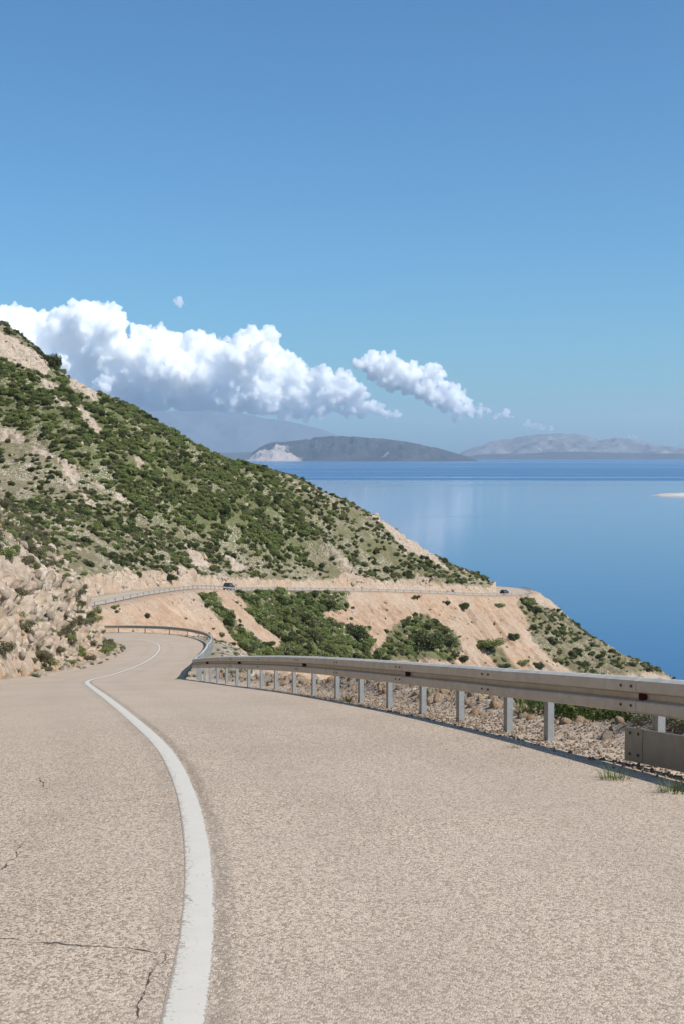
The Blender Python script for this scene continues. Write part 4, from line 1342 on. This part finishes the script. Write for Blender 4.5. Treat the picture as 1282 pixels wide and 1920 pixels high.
# grass tufts
def tuft_mesh(name, n, h, spread, mat, seed):
    rng = np.random.default_rng(seed)
    V, F, lv = [], [], []
    for b in range(n):
        a = rng.uniform(0, 6.283)
        r0 = spread * rng.random() ** 0.7 * 0.5
        base = np.array([r0 * math.cos(a), r0 * math.sin(a), -0.01])
        lean = rng.uniform(0.1, 0.9)
        hh = h * rng.uniform(0.5, 1.1)
        out = np.array([math.cos(a + rng.normal() * .5), math.sin(a + rng.normal() * .5), 0])
        side_ = np.array([-out[1], out[0], 0])
        w = 0.0045 * rng.uniform(0.6, 1.4)
        o = len(V)
        for t in (0, 0.4, 0.75, 1.0):
            p = base + out * lean * hh * t * t + np.array([0, 0, hh * (t - 0.35 * lean * t * t)])
            ww = w * (1 - t * 0.9)
            V += [p - side_ * ww, p + side_ * ww]
        for t in range(3):
            F.append((o + 2 * t, o + 2 * t + 1, o + 2 * t + 3, o + 2 * t + 2))
        lv += [float(np.clip(0.5 + 0.3 * rng.normal(), 0, 1))] * 8
    me = mesh_np(name, np.array(V), np.array(F), mat)
    attr(me, 'leaf', lv)
    return me
TUFT = [tuft_mesh('grass_tuft', 110, 0.17, 0.20, M['leaf_near'], 1), tuft_mesh('grass_tuft', 90, 0.14, 0.25, M['leaf_grey'], 2), tuft_mesh('grass_tuft', 80, 0.20, 0.2, M['leaf_dry'], 3)]
tuft_objs = []
for q, (a, b, sc_, lb) in enumerate([(1152, 1468, 1.0, 'green weed tuft at the asphalt edge in the barrier shadow'), (1262, 1492, 1.0, 'weed tuft at the asphalt edge beneath the skirt plate'), (962, 1412, .7, 'small weed tuft in the shadow strip between two barrier posts'), (775, 1352, .7, 'small tuft beside the asphalt below the barrier reflector'), (1060, 1440, .6, 'tiny weed at the asphalt edge beside the barrier shadow')]):
    p = road_hit(a, b)
    o = link('grass_tuft', TUFT[q % 3 if q > 1 else 0], loc=(p[0], p[1], p[2] + EYE - 0.02))
    o.scale = (sc_,) * 3
    o.rotation_euler = (0, 0, q * 1.3)
    tag(o, lb, 'weed')
    tuft_objs.append(o)
gd = (TY > 5) * (TY < 120) * ((dl > -0.02) * (dl < 1.2) * above * 1.7 + (lat > 0) * (dr > 0.1) * (dr < 3.2) * np.where(dr > 1.3, 1.6, 0.30)) * (np.clip(0.3 + 1.6 * fbm(TV / 1.7, 3, 17), 0, 2)) * (np.abs(PX - 641) < 800)
pk3 = np.nonzero(RNG.random(len(TX)) < gd * CELL)[0]
n = len(pk3)
stuff_points('verge_grass', TV[pk3], np.stack([np.zeros(n), np.zeros(n), RNG.uniform(0, 6.28, n)], 1), np.stack([RNG.uniform(.5, 1.4, n)] * 3, 1), RNG.integers(0, 3, n), tuft_objs[1:4], 'thin dry grass growing along both road verges', 'grass')

# ------------------------------------------------------------------ rocks and gravel
def rock_mesh(name, mat, seed, sub=ICO1, ch=0.24, lo=0.45):
    rng = np.random.default_rng(seed)
    V = sub[0].copy()
    for _ in range(13):                               # chip flat faces off a ball
        d = rng.normal(size=3)
        d /= np.linalg.norm(d)
        h = rng.uniform(lo, 0.80)
        ex = np.maximum(V @ d - h, 0)
        V = V - ex[:, None] * d[None]
    V = V * np.array([rng.uniform(1.2, 1.7), rng.uniform(1.0, 1.4), rng.uniform(.8, 1.1)])
    V = V * (1 + ch * 0.35 * vnoise(V * 2.5, seed))[:, None]
    return mesh_np(name, V, sub[1], mat)
ROCK = [rock_mesh('rock', M['rock'], 200 + j, ICO2) for j in range(5)]
ROCKW = [rock_mesh('rock', M['rock_warm'], 220 + j, ICO2) for j in range(4)]
STONE = [rock_mesh('stone', M['rock_warm'] if j % 4 else M['rock'], 240 + j, ICO2, 0.5, 0.62) for j in range(5)]
def put_rock(me, i, r, name='rock'):
    o = link(name, me, hillside)
    x, y, z = TV[i]
    o.location = (x, y, z - 0.15 * r)
    o.rotation_euler = (random.uniform(0, 6.28), random.uniform(0, 6.28), random.uniform(0, 6.28))
    o.scale = (r,) * 3
    return o
# on the spur's cut face
dk = 2.2 * (farm < 0.5) * above * (dl > 0.5) * (TY > 25) * (TY < 125) * (0.10 + 1.0 * smooth(4.5, 1.0, dl) + 0.35 * (TZ - rz < 9)) * np.clip(0.5 + fbm(TV / 3.0, 3, 61), 0, 2) * (PX > -350)
pk4 = np.nonzero(RNG.random(len(TX)) < dk * CELL)[0]
r4 = 0.07 + 0.24 * RNG.random(len(pk4)) ** 2.2
ap4 = np.where(VIS[pk4] & (PX[pk4] > 0), r4 / TV[pk4, 1], -1)
od4 = np.argsort(-ap4)
rock_objs, rockw_objs = [], []
for q, j in enumerate(od4[:150]):
    warm = (TZ[pk4[j]] - rz[pk4[j]] < 1.2 and q % 2) or q % 14 == 0
    o = put_rock(ROCKW[q % 4] if warm else ROCK[q % 5], pk4[j], r4[j])
    (rockw_objs if warm else rock_objs).append(o)
def rubble(name, pk, r, protos, label, cat='rubble', sink=0.2):
    n = len(pk)
    if n:
        stuff_points(name, TV[pk] - np.stack([np.zeros(n), np.zeros(n), sink * r], 1), RNG.uniform(0, 6.28, (n, 3)), np.stack([r] * 3, 1), RNG.integers(0, len(protos), n), protos, label, cat)
rubble('spur_rubble', pk4[od4[150:]], r4[od4[150:]], rock_objs[:5] + rockw_objs[:2], 'broken limestone covering the face of the spur')
# stones tipped along the outer verge
db = (lat > 0) * (TY > 7) * (TY < 48) * np.exp(-((dr - 1.6) / 0.42) ** 2) * 40.0 * (np.abs(PX - 641) < 760)
pk5 = np.nonzero(RNG.random(len(TX)) < db * CELL)[0]
r5 = 0.022 + 0.075 * RNG.random(len(pk5)) ** 2.2
od5 = np.argsort(-r5 / TV[pk5, 1])
st_objs = []
for q, j in enumerate(od5[:140]):
    o = put_rock(STONE[q % 5], pk5[j], r5[j], 'stone')
    st_objs.append(o)
rubble('verge_stones', pk5[od5[140:]], r5[od5[140:]], st_objs[:8], 'small orange stones tipped along the verge behind the barrier', 'stones')
dg_ = (lat > 0) * (TY > 5) * (TY < 30) * smooth(-0.05, 0.35, dr) * smooth(1.8, 1.2, dr) * 330.0 * (np.abs(PX - 641) < 760) * smooth(32, 14, TY)
lam = dg_ * CELL
cnt = RNG.poisson(np.minimum(lam, 30))
pk6 = np.repeat(np.arange(len(TX)), cnt)
r6 = 0.006 + 0.014 * RNG.random(len(pk6)) ** 2.5
n = len(pk6)
P6 = TV[pk6] + (TV[np.minimum(pk6 + NC, len(TV) - 1)] - TV[pk6]) * RNG.random((n, 1)) + (TV[pk6 + 1] - TV[pk6]) * RNG.random((n, 1))
P6[:, 2] += 0.002
stuff_points('verge_gravel', P6, RNG.uniform(0, 6.28, (n, 3)), np.stack([r6] * 3, 1), RNG.integers(0, 4, n), st_objs[8:12], 'loose gravel on the verge under the barrier', 'gravel')
# pale stones and outcrops over the far hill and loose blocks along its cut
df = (farm > 0.5) * above * (GR.ravel() < 480) * (0.045 + 0.05 * (green < 0.5) + 0.22 * pale + 0.55 * cutm) * np.clip(0.4 + 1.2 * fbm(TV / 6.0, 3, 63), 0, 2) + (farm > 0.5) * (~above) * (dr > 2) * (GR.ravel() < 440) * (TV[:, 2] > 3) * 0.34 * np.clip(0.6 + 1.2 * fbm(TV / 8.0, 3, 67), 0, 2)
pk7 = np.nonzero(RNG.random(len(TX)) < df * CELL * (edge > 1.2))[0]
r7 = 0.13 + 0.75 * RNG.random(len(pk7)) ** 2.6 * np.where(above[pk7], 1.0, 0.45)
rubble('hillside_stones', pk7, r7, rock_objs[:4] + rock_objs[5:6] + rockw_objs[:1], 'pale limestone blocks scattered over the hillside', 'stones', 0.35)

# ------------------------------------------------------------------ cracks in the asphalt
k_ = NT('crack_dark')
k_.principled(Base_Color=k_.mix(k_.noise(30.0), (0.03, 0.024, 0.018), (0.09, 0.07, 0.052)), Roughness=0.95)
M['crack'] = k_.m
def crack(pts, w, seed):
    rng = np.random.default_rng(seed)
    P = np.array([road_hit(a, b) for a, b in pts])
    L = np.concatenate([[0], np.cumsum(np.linalg.norm(np.diff(P, axis=0), axis=1))])
    ss = np.arange(0, L[-1], 0.012)
    Q = np.stack([np.interp(ss, L, P[:, i]) for i in range(3)], 1)
    T = np.gradient(Q, axis=0)
    N_ = np.stack([T[:, 1], -T[:, 0]], 1)
    N_ /= np.linalg.norm(N_, axis=1)[:, None]
    q = np.stack([ss, ss * 0 + seed, ss * 0], 1)
    off = 0.022 * fbm(q / 0.11, 4, seed)
    ww = np.maximum(w * (0.38 + 0.5 * fbm(q / 0.05, 3, seed + 4)), 0.0) * smooth(0, 0.1, ss) * smooth(L[-1], L[-1] - 0.1, ss) + 0.0004
    V = []
    for i in range(len(ss)):
        for sgn in (-1, 1):
            x, y = Q[i, :2] + N_[i] * (off[i] + sgn * ww[i])
            V.append((x, y))
    V = np.array(V)
    rs_, lt, z, _, _ = road_coords(V[:, 0], V[:, 1])
    V3 = np.column_stack([V, z + EYE - 0.012 * np.abs(lt) + 0.0014])
    F = np.array([(2 * i, 2 * i + 1, 2 * i + 3, 2 * i + 2) for i in range(len(ss) - 1)])
    link('crack', mesh_np('crack', V3, F, M['crack']), road)
crack([(-60, 1745), (0, 1750), (60, 1757), (110, 1760), (160, 1768), (230, 1772), (305, 1784)], 0.0085, 1)
crack([(306, 1782), (304, 1800), (285, 1830), (270, 1855), (262, 1885), (255, 1915)], 0.005, 2)
crack([(-20, 1640), (0, 1622), (20, 1605), (34, 1585), (48, 1562)], 0.0058, 3)
crack([(70, 1448), (82, 1460), (92, 1480)], 0.006, 4)
crack([(178, 1499), (240, 1494), (312, 1489)], 0.0035, 5)
crack([(430, 1428), (460, 1425), (500, 1423)], 0.005, 6)
crack([(512, 1432), (550, 1434)], 0.004, 7)
crack([(1060, 1780), (1130, 1772), (1190, 1770)], 0.003, 8)
